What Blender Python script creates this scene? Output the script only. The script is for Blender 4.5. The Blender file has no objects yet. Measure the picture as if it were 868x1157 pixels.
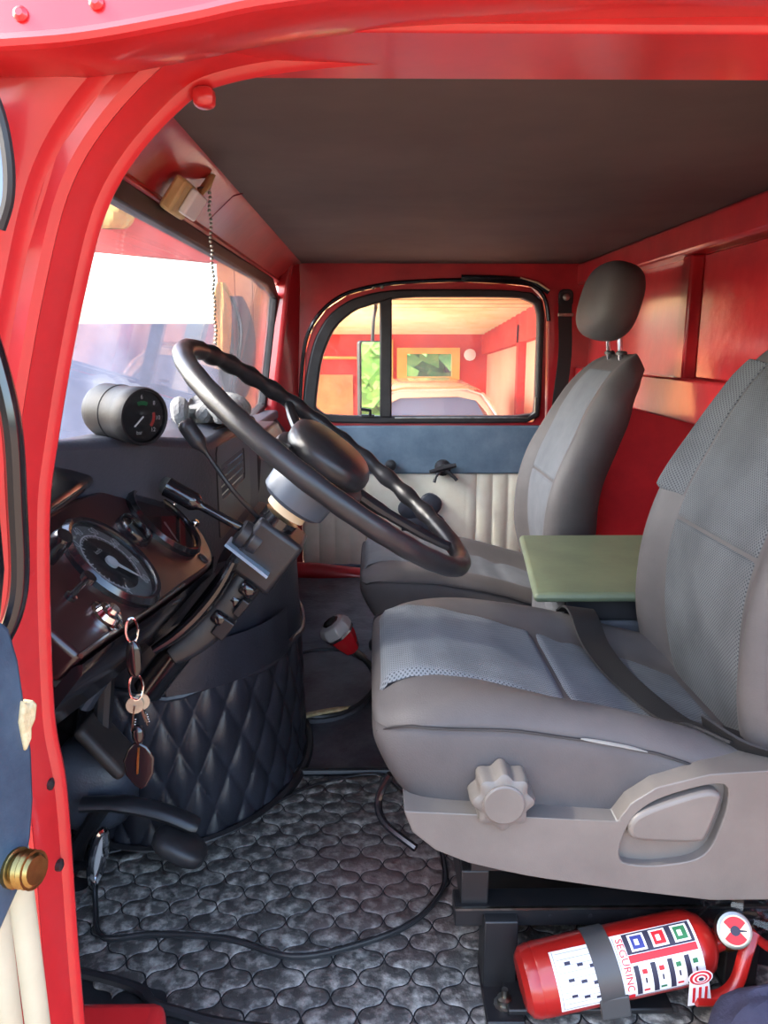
import bpy, bmesh, math, random
from mathutils import Vector, Matrix
from math import sin, cos, pi, radians as R

random.seed(4)
SC = bpy.context.scene
COL = SC.collection

# ---------------------------------------------------------------- camera, sky, light, exposure
cam_d = bpy.data.cameras.new('camera')
cam = bpy.data.objects.new('camera', cam_d)
COL.objects.link(cam)
cam.location = (0, 0, 0.80)
cam.rotation_euler = (R(90 - 12.2566), 0, R(-0.772))
cam_d.sensor_width = 36
cam_d.sensor_fit = 'AUTO'
cam_d.lens = 36 * 870 / 1157
cam_d.clip_start = 0.02
SC.camera = cam

world = bpy.data.worlds.new('sky')
SC.world = world
world.use_nodes = True
wn = world.node_tree
bg = wn.nodes['Background']
sky = wn.nodes.new('ShaderNodeTexSky')
sky.sky_type = 'NISHITA'
sky.sun_disc = False
sky.sun_elevation = R(38)
sky.sun_rotation = R(-90)
sky.air_density = 1.0
sky.dust_density = 3.0
wn.links.new(sky.outputs[0], bg.inputs[0])
bg.inputs[1].default_value = 0.60

sun_d = bpy.data.lights.new('sun', 'SUN')
sun_d.energy = 1.5
sun_d.angle = R(2)
sun_d.color = (1.0, 0.90, 0.78)
sun = bpy.data.objects.new('sun', sun_d)
COL.objects.link(sun)
sun.rotation_euler = Vector((-0.74, -0.10, 0.66)).to_track_quat('Z', 'Y').to_euler()


def area(name, loc, to, size, power, color):
    d = bpy.data.lights.new(name, 'AREA')
    d.shape = 'RECTANGLE'
    d.size, d.size_y = size
    d.energy = power
    d.color = color
    o = bpy.data.objects.new(name, d)
    COL.objects.link(o)
    o.location = loc
    o.rotation_euler = (Vector(loc) - Vector(to)).to_track_quat('Z', 'Y').to_euler()


area('shed_fill', (-0.7, 5.2, 0.85), (0.9, 6.4, 0.2), (0.8, 2.4), 62, (1.0, 0.90, 0.76))  # added fill light, stands in for daylight inside the shed
area('windshield_fill', (-1.25, 1.9, 1.15), (0.4, 2.1, 0.4), (1.6, 0.7), 12, (1.0, 0.95, 0.88))  # added fill light outside the windshield, brightens the far door and cab

SC.view_settings.view_transform = 'Standard'
SC.view_settings.look = 'None'
SC.view_settings.gamma = 1
SC.view_settings.use_curve_mapping = False
SC.view_settings.exposure = 1.3

# ---------------------------------------------------------------- materials


def lin(c):
    return tuple(((v / 255) / 12.92 if v / 255 <= 0.04045 else ((v / 255 + 0.055) / 1.055) ** 2.4) for v in c)


def mat(name, rgb, rough=0.5, metal=0.0, coat=0.0, rgb2=None, nscale=6.0, nlo=0.35, nhi=0.65, detail=6.0,
        bump=0.0, bscale=60.0, spec=0.5, stretch=None):
    m = bpy.data.materials.new(name)
    m.use_nodes = True
    nt = m.node_tree
    b = nt.nodes['Principled BSDF']
    c = lin(rgb) + (1,)
    b.inputs['Base Color'].default_value = c
    b.inputs['Roughness'].default_value = rough
    b.inputs['Metallic'].default_value = metal
    b.inputs['Coat Weight'].default_value = coat
    b.inputs['Coat Roughness'].default_value = 0.12
    b.inputs['Specular IOR Level'].default_value = spec
    geo = nt.nodes.new('ShaderNodeNewGeometry')
    mp = nt.nodes.new('ShaderNodeMapping')
    if stretch:
        mp.inputs['Scale'].default_value = stretch
    nt.links.new(geo.outputs['Position'], mp.inputs['Vector'])
    if rgb2:
        n = nt.nodes.new('ShaderNodeTexNoise')
        n.inputs['Scale'].default_value = nscale
        n.inputs['Detail'].default_value = detail
        n.inputs['Roughness'].default_value = 0.62
        nt.links.new(mp.outputs[0], n.inputs['Vector'])
        r = nt.nodes.new('ShaderNodeMapRange')
        r.inputs[1].default_value = nlo
        r.inputs[2].default_value = nhi
        nt.links.new(n.outputs['Fac'], r.inputs[0])
        x = nt.nodes.new('ShaderNodeMix')
        x.data_type = 'RGBA'
        x.inputs['A'].default_value = c
        x.inputs['B'].default_value = lin(rgb2) + (1,)
        nt.links.new(r.outputs[0], x.inputs['Factor'])
        nt.links.new(x.outputs['Result'], b.inputs['Base Color'])
    if bump:
        n2 = nt.nodes.new('ShaderNodeTexNoise')
        n2.inputs['Scale'].default_value = bscale
        n2.inputs['Detail'].default_value = 5
        nt.links.new(mp.outputs[0], n2.inputs['Vector'])
        bp = nt.nodes.new('ShaderNodeBump')
        bp.inputs['Strength'].default_value = bump
        bp.inputs['Distance'].default_value = 0.004
        nt.links.new(n2.outputs['Fac'], bp.inputs['Height'])
        nt.links.new(bp.outputs[0], b.inputs['Normal'])
    return m


def dotted(name, rgb, rgbd, axes, pitch, rough=0.9):
    """woven fabric with rows of small dimples"""
    m = mat(name, rgb, rough, spec=0.2)
    nt = m.node_tree
    b = nt.nodes['Principled BSDF']
    geo = nt.nodes.new('ShaderNodeNewGeometry')
    sp = nt.nodes.new('ShaderNodeSeparateXYZ')
    nt.links.new(geo.outputs['Position'], sp.inputs[0])

    def mth(op, a, bb=None):
        k = nt.nodes.new('ShaderNodeMath')
        k.operation = op
        for i, v in enumerate((a, bb)):
            if v is None:
                continue
            if isinstance(v, (int, float)):
                k.inputs[i].default_value = v
            else:
                nt.links.new(v, k.inputs[i])
        return k.outputs[0]
    a = mth('MULTIPLY', sp.outputs[axes[0]], 2 * pi / pitch)
    c = mth('MULTIPLY', sp.outputs[axes[1]], 2 * pi / pitch)
    s = mth('MULTIPLY', mth('SINE', mth('ADD', a, c)), mth('SINE', mth('SUBTRACT', a, c)))
    s = mth('ABSOLUTE', s)
    r = nt.nodes.new('ShaderNodeMapRange')
    r.inputs[1].default_value = 0.45
    r.inputs[2].default_value = 0.9
    nt.links.new(s, r.inputs[0])
    n = nt.nodes.new('ShaderNodeTexNoise')
    n.inputs['Scale'].default_value = 9
    n.inputs['Detail'].default_value = 6
    nt.links.new(geo.outputs['Position'], n.inputs['Vector'])
    r2 = nt.nodes.new('ShaderNodeMapRange')
    r2.inputs[1].default_value = 0.42
    r2.inputs[2].default_value = 0.68
    nt.links.new(n.outputs['Fac'], r2.inputs[0])
    x0 = nt.nodes.new('ShaderNodeMix')
    x0.data_type = 'RGBA'
    x0.inputs['A'].default_value = lin(rgb) + (1,)
    x0.inputs['B'].default_value = lin([v * 0.84 for v in rgb]) + (1,)
    nt.links.new(r2.outputs[0], x0.inputs['Factor'])
    x = nt.nodes.new('ShaderNodeMix')
    x.data_type = 'RGBA'
    nt.links.new(x0.outputs['Result'], x.inputs['A'])
    x.inputs['B'].default_value = lin(rgbd) + (1,)
    nt.links.new(r.outputs[0], x.inputs['Factor'])
    nt.links.new(x.outputs['Result'], b.inputs['Base Color'])
    bp = nt.nodes.new('ShaderNodeBump')
    bp.invert = True
    bp.inputs['Strength'].default_value = 0.5
    bp.inputs['Distance'].default_value = 0.002
    nt.links.new(r.outputs[0], bp.inputs['Height'])
    nt.links.new(bp.outputs[0], b.inputs['Normal'])
    return m


def glass_mat(name, tint, haze, dirt=(205, 212, 225)):
    """thin window pane: clear, a fresnel reflection and a film of dust"""
    m = bpy.data.materials.new(name)
    m.use_nodes = True
    nt = m.node_tree
    for n in list(nt.nodes):
        if n.type != 'OUTPUT_MATERIAL':
            nt.nodes.remove(n)
    out = [n for n in nt.nodes if n.type == 'OUTPUT_MATERIAL'][0]
    tr = nt.nodes.new('ShaderNodeBsdfTransparent')
    tr.inputs[0].default_value = lin(tint) + (1,)
    gl = nt.nodes.new('ShaderNodeBsdfGlossy')
    gl.inputs['Roughness'].default_value = 0.02
    lw = nt.nodes.new('ShaderNodeLayerWeight')
    lw.inputs['Blend'].default_value = 0.5
    pw = nt.nodes.new('ShaderNodeMath')
    pw.operation = 'POWER'
    nt.links.new(lw.outputs['Facing'], pw.inputs[0])
    pw.inputs[1].default_value = 5
    fr = nt.nodes.new('ShaderNodeMath')
    fr.operation = 'MULTIPLY_ADD'
    nt.links.new(pw.outputs[0], fr.inputs[0])
    fr.inputs[1].default_value = 0.9
    fr.inputs[2].default_value = 0.03
    mx = nt.nodes.new('ShaderNodeMixShader')
    nt.links.new(fr.outputs[0], mx.inputs[0])
    nt.links.new(tr.outputs[0], mx.inputs[1])
    nt.links.new(gl.outputs[0], mx.inputs[2])
    df = nt.nodes.new('ShaderNodeBsdfTranslucent')
    df.inputs[0].default_value = lin(dirt) + (1,)
    nz = nt.nodes.new('ShaderNodeTexNoise')
    nz.inputs['Scale'].default_value = 5
    nz.inputs['Detail'].default_value = 7
    geo = nt.nodes.new('ShaderNodeNewGeometry')
    nt.links.new(geo.outputs['Position'], nz.inputs['Vector'])
    mr = nt.nodes.new('ShaderNodeMapRange')
    mr.inputs[1].default_value = 0.3
    mr.inputs[2].default_value = 0.8
    mr.inputs[3].default_value = haze * 0.5
    mr.inputs[4].default_value = haze * 1.6
    nt.links.new(nz.outputs['Fac'], mr.inputs[0])
    m2 = nt.nodes.new('ShaderNodeMixShader')
    nt.links.new(mr.outputs[0], m2.inputs[0])
    nt.links.new(mx.outputs[0], m2.inputs[1])
    nt.links.new(df.outputs[0], m2.inputs[2])
    nt.links.new(m2.outputs[0], out.inputs[0])
    return m


M = {}
M['red'] = mat('red_paint', (206, 42, 46), 0.34, coat=0.6, rgb2=(188, 36, 40), nscale=9, bump=0.05, bscale=18)
M['red_inner'] = mat('red_inner_paint', (196, 44, 50), 0.28, coat=0.6, rgb2=(172, 36, 44), nscale=7, bump=0.25, bscale=14)
M['headliner'] = mat('headliner', (98, 86, 84), 0.75, rgb2=(84, 74, 73), nscale=3, bump=0.12, bscale=500, spec=0.35)
M['rubber'] = mat('black_rubber', (34, 33, 35), 0.45, rgb2=(48, 46, 48), nscale=20)
M['black'] = mat('black_plastic', (30, 30, 33), 0.36, rgb2=(42, 42, 46), nscale=14, bump=0.05, bscale=300)
M['gloss_black'] = mat('glossy_black_paint', (16, 16, 19), 0.16, coat=0.6, rgb2=(28, 26, 30), nscale=8, bump=0.06, bscale=30)
M['black_vinyl'] = mat('black_vinyl', (52, 56, 66), 0.42, rgb2=(66, 70, 80), nscale=5, bump=0.18, bscale=220)
M['quilt'] = mat('quilted_black_leather', (36, 37, 44), 0.34, rgb2=(50, 51, 60), nscale=8, bump=0.12, bscale=260)
M['maroon'] = mat('dark_maroon_panel', (50, 26, 27), 0.3, coat=0.4, rgb2=(34, 20, 24), nscale=5)
M['chrome'] = mat('chrome', (220, 220, 222), 0.1, metal=1.0)
M['steel'] = mat('worn_steel', (170, 168, 160), 0.32, metal=1.0, rgb2=(130, 126, 118), nscale=30)
M['brass'] = mat('brass', (176, 150, 92), 0.3, metal=1.0, rgb2=(120, 100, 64), nscale=40)
M['blue_vinyl'] = mat('slate_blue_vinyl', (112, 134, 152), 0.5, rgb2=(84, 106, 126), nscale=7, bump=0.1, bscale=240, stretch=(1, 1, 1))
M['cream'] = mat('cream_vinyl', (250, 247, 226), 0.5, rgb2=(238, 232, 208), nscale=9, bump=0.06, bscale=160)
M['seat_vinyl'] = mat('grey_seat_cloth', (86, 82, 82), 0.6, rgb2=(75, 72, 73), nscale=7, bump=0.12, bscale=500, spec=0.4)
M['seat_plastic'] = mat('grey_seat_plastic', (112, 107, 102), 0.42, rgb2=(100, 96, 92), nscale=8, bump=0.06, bscale=600)
M['seat_fabric'] = dotted('dotted_grey_fabric', (112, 118, 125), (66, 71, 78), (0, 1), 0.011)
M['back_fabric'] = dotted('dotted_grey_back_fabric', (100, 103, 106), (55, 58, 63), (2, 1), 0.011)
M['seat_smooth'] = mat('smooth_grey_fabric', (104, 107, 112), 0.8, rgb2=(92, 95, 100), nscale=10, bump=0.15, bscale=400, spec=0.3)
M['webbing'] = mat('black_webbing', (26, 25, 27), 0.7, bump=0.2, bscale=700)
M['green_vinyl'] = mat('olive_vinyl', (104, 116, 92), 0.5, rgb2=(88, 98, 80), nscale=6, bump=0.1, bscale=300)
M['grey_box'] = mat('grey_carpet', (96, 98, 102), 0.85, rgb2=(80, 82, 88), nscale=12, bump=0.2, bscale=400)
M['ext_red'] = mat('extinguisher_red', (164, 30, 25), 0.3, coat=0.4, rgb2=(148, 26, 22), nscale=10)
M['paper'] = mat('white_label', (228, 228, 230), 0.5)
M['ink'] = mat('label_ink', (40, 40, 60), 0.6)
M['ink_grey'] = mat('label_grey_ink', (130, 140, 160), 0.6)
M['ink_red'] = mat('label_red_ink', (200, 30, 40), 0.5)
M['ink_blue'] = mat('label_blue_ink', (50, 60, 130), 0.5)
M['ink_green'] = mat('label_green_ink', (40, 110, 70), 0.5)
M['frame_steel'] = mat('black_painted_steel', (28, 28, 30), 0.42, rgb2=(56, 46, 42), nscale=14, nlo=0.55, nhi=0.8)
M['strap_grey'] = mat('dark_grey_strap', (70, 70, 70), 0.45)
M['navy'] = mat('navy_cloth', (40, 42, 66), 0.85, rgb2=(30, 32, 52), nscale=14, bump=0.3, bscale=200)
M['clear'] = glass_mat('clear_plastic', (235, 238, 240), 0.10)
M['windshield'] = glass_mat('dusty_windshield', (238, 241, 244), 0.016)
M['pane'] = glass_mat('door_glass', (240, 242, 242), 0.03)
M['dial_glass'] = glass_mat('dial_glass', (225, 228, 230), 0.03)
M['dial_face'] = mat('dial_face', (34, 30, 32), 0.6)
M['dial_ring'] = mat('dial_ring', (132, 134, 132), 0.5)
M['dial_white'] = mat('dial_white', (248, 248, 246), 0.5)
M['dial_green'] = mat('dial_green', (20, 130, 70), 0.5)
M['dial_red'] = mat('dial_red', (210, 50, 40), 0.5)
M['glove'] = mat('grey_knit', (150, 150, 148), 0.95, rgb2=(122, 122, 122), nscale=16, bump=0.6, bscale=180)
M['shift_red'] = mat('red_plastic', (190, 24, 34), 0.15, coat=0.8)
M['ivory'] = mat('ivory_plastic', (226, 206, 170), 0.5)
M['wood_cream'] = mat('cream_wood', (206, 180, 130), 0.5, rgb2=(180, 150, 100), nscale=18)
M['cream_near'] = mat('cream_vinyl_toned_down', (206, 196, 166), 0.55, rgb2=(188, 178, 148), nscale=9, bump=0.06, bscale=160)  # cream copy darkened to offset the strong light on the driver door
M['pod'] = mat('matt_black_plastic', (26, 26, 29), 0.5, spec=0.25, bump=0.05, bscale=300)
M['knob_clear'] = mat('silvery_plastic', (176, 174, 172), 0.18, coat=0.8)
M['shade_and_seam_red'] = mat('shade_and_seam_red', (128, 28, 42), 0.5, rgb2=(108, 24, 38), nscale=5)  # red with the rear recess's shade mixed in; also colours the header seam
M['red_plate'] = mat('rippled_red_plate', (196, 44, 50), 0.24, coat=0.7, rgb2=(172, 36, 44), nscale=7, bump=0.9, bscale=11)
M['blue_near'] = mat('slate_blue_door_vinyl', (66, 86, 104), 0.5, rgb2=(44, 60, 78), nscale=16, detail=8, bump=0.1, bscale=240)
M['foam'] = mat('torn_foam', (222, 204, 160), 0.9, rgb2=(188, 164, 118), nscale=60, bump=0.7, bscale=120)
M['earth'] = mat('earth', (150, 120, 98), 0.95, rgb2=(132, 112, 88), nscale=3)
M['shed_red'] = mat('shed_red', (214, 62, 50), 0.7, rgb2=(190, 50, 44), nscale=3)
M['shed_pink'] = mat('shed_pale_pink', (238, 178, 152), 0.7, rgb2=(226, 160, 136), nscale=2)
M['boards'] = mat('cream_boards', (246, 230, 190), 0.6, rgb2=(236, 208, 160), nscale=4, stretch=(1, 8, 1))
M['yellow'] = mat('yellow_wood', (236, 186, 96), 0.6, rgb2=(220, 166, 80), nscale=5)
M['orange'] = mat('orange_wood', (232, 146, 88), 0.6, rgb2=(214, 120, 66), nscale=4)
M['glass_reflection'] = mat('blue_grey_reflection', (128, 134, 158), 0.6, rgb2=(92, 98, 124), nscale=2.2, detail=4)  # blue-grey of the windshield's reflection, painted on a sheet behind it
M['jacket'] = mat('charcoal_cloth', (70, 68, 80), 0.9, rgb2=(52, 52, 64), nscale=6)
M['ochre'] = mat('ochre_cloth', (220, 170, 92), 0.9, rgb2=(200, 140, 80), nscale=6)
M['car_paint'] = mat('car_beige_paint', (206, 180, 160), 0.25, coat=0.8)
M['car_glass'] = mat('car_dark_glass', (96, 116, 146), 0.08, spec=0.8)
M['mirror'] = mat('mirror', (235, 238, 240), 0.02, metal=1.0)
M['leaf'] = mat('leaf', (90, 150, 60), 0.7, rgb2=(150, 180, 90), nscale=5)

# floor mat: dark rubber, dusty wear and a reddish earth stain by the driver's feet


def make_mat_rubber():
    m = mat('worn_rubber_mat', (84, 81, 77), 0.5, rgb2=(194, 188, 176), nscale=55, nlo=0.46, nhi=0.74, detail=9, bump=0.5, bscale=150)
    nt = m.node_tree
    b = nt.nodes['Principled BSDF']
    old = b.inputs['Base Color'].links[0].from_socket
    geo = nt.nodes.new('ShaderNodeNewGeometry')
    vd = nt.nodes.new('ShaderNodeVectorMath')
    vd.operation = 'DISTANCE'
    nt.links.new(geo.outputs['Position'], vd.inputs[0])
    vd.inputs[1].default_value = (0.03, 1.03, 0)
    nz = nt.nodes.new('ShaderNodeTexNoise')
    nz.inputs['Scale'].default_value = 14
    nz.inputs['Detail'].default_value = 6
    nt.links.new(geo.outputs['Position'], nz.inputs['Vector'])
    ad = nt.nodes.new('ShaderNodeMath')
    ad.operation = 'MULTIPLY_ADD'
    nt.links.new(nz.outputs['Fac'], ad.inputs[0])
    ad.inputs[1].default_value = 0.18
    nt.links.new(vd.outputs['Value'], ad.inputs[2])
    mr = nt.nodes.new('ShaderNodeMapRange')
    mr.inputs[1].default_value = 0.27
    mr.inputs[2].default_value = 0.12
    mr.inputs[4].default_value = 0.6
    nt.links.new(ad.outputs[0], mr.inputs[0])
    x = nt.nodes.new('ShaderNodeMix')
    x.data_type = 'RGBA'
    nt.links.new(mr.outputs[0], x.inputs['Factor'])
    nt.links.new(old, x.inputs['A'])
    x.inputs['B'].default_value = lin((130, 96, 90)) + (1,)
    nt.links.new(x.outputs['Result'], b.inputs['Base Color'])
    return m


M['mat_rubber'] = make_mat_rubber()
M['mat_dark'] = mat('dark_mat_joint', (30, 30, 32), 0.6, rgb2=(46, 46, 48), nscale=30)
M['mat_far'] = mat('dark_footwell_mat', (54, 54, 60), 0.5, rgb2=(96, 96, 102), nscale=12, detail=9, bump=0.5, bscale=70)

# ---------------------------------------------------------------- geometry helpers


def V3(p):
    return Vector(p)


def catmull(pts, n=8, closed=False):
    P = [Vector(p) for p in pts]
    out = []
    N = len(P)
    rng = N if closed else N - 1
    for i in range(rng):
        if closed:
            a, b, c, d = P[i - 1], P[i], P[(i + 1) % N], P[(i + 2) % N]
        else:
            a, b, c, d = P[max(i - 1, 0)], P[i], P[i + 1], P[min(i + 2, N - 1)]
        for k in range(n):
            t = k / n
            out.append(0.5 * ((2 * b) + (c - a) * t + (2 * a - 5 * b + 4 * c - d) * t * t + (3 * b - a - 3 * c + d) * t ** 3))
    if not closed:
        out.append(P[-1])
    return out


def interp(tab, x):
    if x <= tab[0][0]:
        return tab[0][1]
    for (a, b), (c, d) in zip(tab, tab[1:]):
        if x <= c:
            t = (x - a) / (c - a)
            t = t * t * (3 - 2 * t) * 0.5 + t * 0.5
            return b + (d - b) * t
    return tab[-1][1]


class G:
    def __init__(s):
        s.v, s.f, s.mi = [], [], []
        s.cur = 0

    def m(s, i):
        s.cur = i
        return s

    def add(s, vs, fs):
        k = len(s.v)
        s.v += [tuple(q) for q in vs]
        for f in fs:
            s.f.append(tuple(k + i for i in f))
            s.mi.append(s.cur)
        return s

    def box(s, c, size, rot=None, taper=1.0):
        x, y, z = size[0] / 2, size[1] / 2, size[2] / 2
        vs = [Vector((a * x * (taper if d > 0 else 1), b * y * (taper if d > 0 else 1), d * z)) for d in (-1, 1) for b in (-1, 1) for a in (-1, 1)]
        if rot is not None:
            vs = [rot @ q for q in vs]
        vs = [q + Vector(c) for q in vs]
        return s.add(vs, [(0, 2, 3, 1), (4, 5, 7, 6), (0, 1, 5, 4), (2, 6, 7, 3), (0, 4, 6, 2), (1, 3, 7, 5)])

    def loft(s, rings, closed=True, cap0=True, cap1=True):
        n = len(rings[0])
        vs = [p for r in rings for p in r]
        fs = []
        for i in range(len(rings) - 1):
            for j in range(n if closed else n - 1):
                k = (j + 1) % n
                fs.append((i * n + j, i * n + k, (i + 1) * n + k, (i + 1) * n + j))
        if cap0:
            fs.append(tuple(reversed(range(n))))
        if cap1:
            b = (len(rings) - 1) * n
            fs.append(tuple(range(b, b + n)))
        return s.add(vs, fs)

    def tube(s, path, r, n=10, closed=False, caps=True, flat=None, up=None):
        P = [Vector(p) for p in path]
        N = len(P)
        rs = r if isinstance(r, (list, tuple)) else [r] * N
        rings = []
        prev = None
        for i, p in enumerate(P):
            a = P[i - 1] if (i > 0 or closed) else P[i]
            b = P[(i + 1) % N] if (i < N - 1 or closed) else P[i]
            t = (b - a).normalized()
            if prev is None:
                u = Vector(up) if up else Vector((0, 0, 1))
                if abs(u.dot(t)) > 0.95:
                    u = Vector((1, 0, 0))
                prev = (u - t * u.dot(t)).normalized()
            else:
                prev = (prev - t * prev.dot(t)).normalized()
            w = t.cross(prev)
            fl = flat or 1.0
            rings.append([p + prev * (cos(2 * pi * k / n) * rs[i] * fl) + w * (sin(2 * pi * k / n) * rs[i]) for k in range(n)])
        if closed:
            rings.append(rings[0])
            # align the closing ring with the first
            return s.loft(rings, True, False, False)
        return s.loft(rings, True, caps, caps)

    def lathe(s, prof, o, axis, n=24, caps=True):
        ax = Vector(axis).normalized()
        u = Vector((0, 0, 1)) if abs(ax.z) < 0.9 else Vector((1, 0, 0))
        u = (u - ax * u.dot(ax)).normalized()
        w = ax.cross(u)
        rings = [[Vector(o) + ax * h + u * (cos(2 * pi * k / n) * r) + w * (sin(2 * pi * k / n) * r) for k in range(n)] for r, h in prof]
        return s.loft(rings, True, caps, caps)

    def prism(s, poly, fr, d0, d1):
        """2-D outline in the frame (origin, u, v, n), extruded from d0 to d1 along n"""
        o, u, v, n = [Vector(q) for q in fr]
        a = [o + u * p[0] + v * p[1] + n * d0 for p in poly]
        b = [o + u * p[0] + v * p[1] + n * d1 for p in poly]
        return s.loft([a, b])

    def holed(s, outer, hole, fr, d0, d1):
        """plate with a hole, loops resampled to pair up"""
        o, u, v, n = [Vector(q) for q in fr]
        N = 72
        c = (sum(p[0] for p in hole) / len(hole), sum(p[1] for p in hole) / len(hole))

        def hit(poly, ang):
            dx, dy = cos(ang), sin(ang)
            best = None
            for (x1, y1), (x2, y2) in zip(poly, poly[1:] + poly[:1]):
                ex, ey = x2 - x1, y2 - y1
                den = dx * ey - dy * ex
                if abs(den) < 1e-12:
                    continue
                t = ((x1 - c[0]) * ey - (y1 - c[1]) * ex) / den
                q = ((x1 - c[0]) * dy - (y1 - c[1]) * dx) / den
                if t > 0 and -1e-9 <= q <= 1 + 1e-9:
                    best = t if best is None else max(best, t)
            return (c[0] + dx * best, c[1] + dy * best)
        angs = [2 * pi * k / N for k in range(N)]
        for poly in (outer, hole):
            if len(poly) < 16:
                for x, y in poly:
                    angs.append(math.atan2(y - c[1], x - c[0]) % (2 * pi))
        angs = sorted(set(round(a, 5) for a in angs))
        A = [hit(outer, a) for a in angs]
        B = [hit(hole, a) for a in angs]
        N = len(angs)
        w = lambda p, d: o + u * p[0] + v * p[1] + n * d
        vs = [w(p, d0) for p in A] + [w(p, d0) for p in B] + [w(p, d1) for p in B] + [w(p, d1) for p in A]
        fs = []
        for k in range(4):
            for i in range(N):
                j = (i + 1) % N
                fs.append((k * N + i, k * N + j, ((k + 1) % 4) * N + j, ((k + 1) % 4) * N + i))
        return s.add(vs, fs)

    def grid(s, fn, nu, nv, wrap=False):
        vs = [fn(i / nu, j / nv) for i in range(nu + 1) for j in range(nv + 1)]
        w = nv + 1
        fs = [(i * w + j, i * w + j + 1, (i + 1) * w + j + 1, (i + 1) * w + j) for i in range(nu) for j in range(nv)]
        return s.add(vs, fs)

    def ball(s, c, r, rot=None, p=1.0, nu=16, nv=24):
        """superellipsoid"""
        def e(a, k):
            return math.copysign(abs(a) ** k, a)
        rings = []
        for i in range(1, nu):
            th = -pi / 2 + pi * i / nu
            ring = []
            for j in range(nv):
                ph = 2 * pi * j / nv
                q = Vector((r[0] * e(cos(th), p) * e(cos(ph), p), r[1] * e(cos(th), p) * e(sin(ph), p), r[2] * e(sin(th), p)))
                if rot is not None:
                    q = rot @ q
                ring.append(q + Vector(c))
            rings.append(ring)
        return s.loft(rings)


BASE = {}


def put(o, parent):
    COL.objects.link(o)
    if parent is not None:
        o.parent = parent
        o.matrix_parent_inverse = Matrix.Translation(-Vector(BASE.get(parent.name, (0, 0, 0))))


def build(name, g, m, parent=None, smooth=0.6, bevel=0.0, seg=2, sub=0, recalc=True):
    me = bpy.data.meshes.new(name)
    me.from_pydata(g.v, [], g.f)
    ms = m if isinstance(m, (list, tuple)) else [m]
    for k in ms:
        me.materials.append(k)
    if len(ms) > 1:
        me.polygons.foreach_set('material_index', g.mi)
    if recalc:
        bm = bmesh.new()
        bm.from_mesh(me)
        bmesh.ops.recalc_face_normals(bm, faces=bm.faces)
        bm.to_mesh(me)
        bm.free()
    if smooth:
        me.polygons.foreach_set('use_smooth', [True] * len(me.polygons))
        if not sub:
            me.set_sharp_from_angle(angle=smooth)
    me.update()
    o = bpy.data.objects.new(name, me)
    put(o, parent)
    if bevel:
        b = o.modifiers.new('bevel', 'BEVEL')
        b.width = bevel
        b.segments = seg
        b.limit_method = 'ANGLE'
        b.angle_limit = 0.6
    if sub:
        b = o.modifiers.new('sub', 'SUBSURF')
        b.levels = b.render_levels = sub
    return o


def tag(o, label, cat, group=None, kind=None):
    o['label'] = label
    o['category'] = cat
    if group:
        o['group'] = group
    if kind:
        o['kind'] = kind
    return o


def thing(name, loc, label, cat, group=None, kind=None):
    o = bpy.data.objects.new(name, None)
    o.empty_display_size = 0.05
    COL.objects.link(o)
    o.location = loc
    BASE[o.name] = loc
    return tag(o, label, cat, group, kind)


def struct(name, g, m, parent=None, label=None, cat=None, **k):
    o = build(name, g, m, parent, **k)
    if parent is None:
        o['kind'] = 'structure'
        if label:
            o['label'] = label
        if cat:
            o['category'] = cat
    return o


def text(s, size, fn, align='CENTER'):
    """lettering as a mesh; fn maps its flat coordinates into place"""
    cu = bpy.data.curves.new('lettering', 'FONT')
    cu.body = s
    cu.size = size
    cu.align_x = align
    cu.align_y = 'CENTER'
    cu.resolution_u = 3
    o = bpy.data.objects.new('lettering', cu)
    COL.objects.link(o)
    dg = bpy.context.evaluated_depsgraph_get()
    me = o.evaluated_get(dg).to_mesh()
    vs = [fn(v.co.x, v.co.y) for v in me.vertices]
    fs = [tuple(p.vertices) for p in me.polygons]
    o.evaluated_get(dg).to_mesh_clear()
    bpy.data.objects.remove(o)
    bpy.data.curves.remove(cu)
    return vs, fs


def rrect(x0, y0, x1, y1, r, n=6):
    """rounded rectangle; r may be four radii (bl, br, tr, tl)"""
    rs = r if isinstance(r, (list, tuple)) else [r] * 4
    out = []
    for (cx, cy, a0, q) in ((x0, y0, 180, rs[0]), (x1, y0, 270, rs[1]), (x1, y1, 0, rs[2]), (x0, y1, 90, rs[3])):
        sx = 1 if cx == x0 else -1
        sy = 1 if cy == y0 else -1
        for k in range(n + 1):
            a = R(a0 + 90 * k / n)
            out.append((cx + sx * q + cos(a) * q, cy + sy * q + sin(a) * q))
    return out


def inset(poly, d):
    n = len(poly)
    out = []
    for i in range(n):
        p0, p1, p2 = Vector(poly[i - 1]), Vector(poly[i]), Vector(poly[(i + 1) % n])
        e1, e2 = (p1 - p0), (p2 - p1)
        if e1.length < 1e-9 or e2.length < 1e-9:
            out.append(tuple(p1))
            continue
        n1 = Vector((-e1.y, e1.x)).normalized()
        n2 = Vector((-e2.y, e2.x)).normalized()
        b = (n1 + n2)
        b = b / max(b.length_squared / 2, 0.3)
        out.append(tuple(p1 + b * d))
    return out


XZ = ((0, 0, 0), (1, 0, 0), (0, 0, 1), (0, 1, 0))     # plane of the doors: u = X, v = Z, extruded along Y

# ================================================================ the truck cab
FLOOR_Y0, FLOOR_Y1 = 0.66, 2.78
g = G().box((0.08, 1.70, -0.02), (1.40, 2.16, 0.04))
struct('floor', g, M['mat_dark'], label='dark cab floor pan under the mats', cat='floor')

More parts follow.
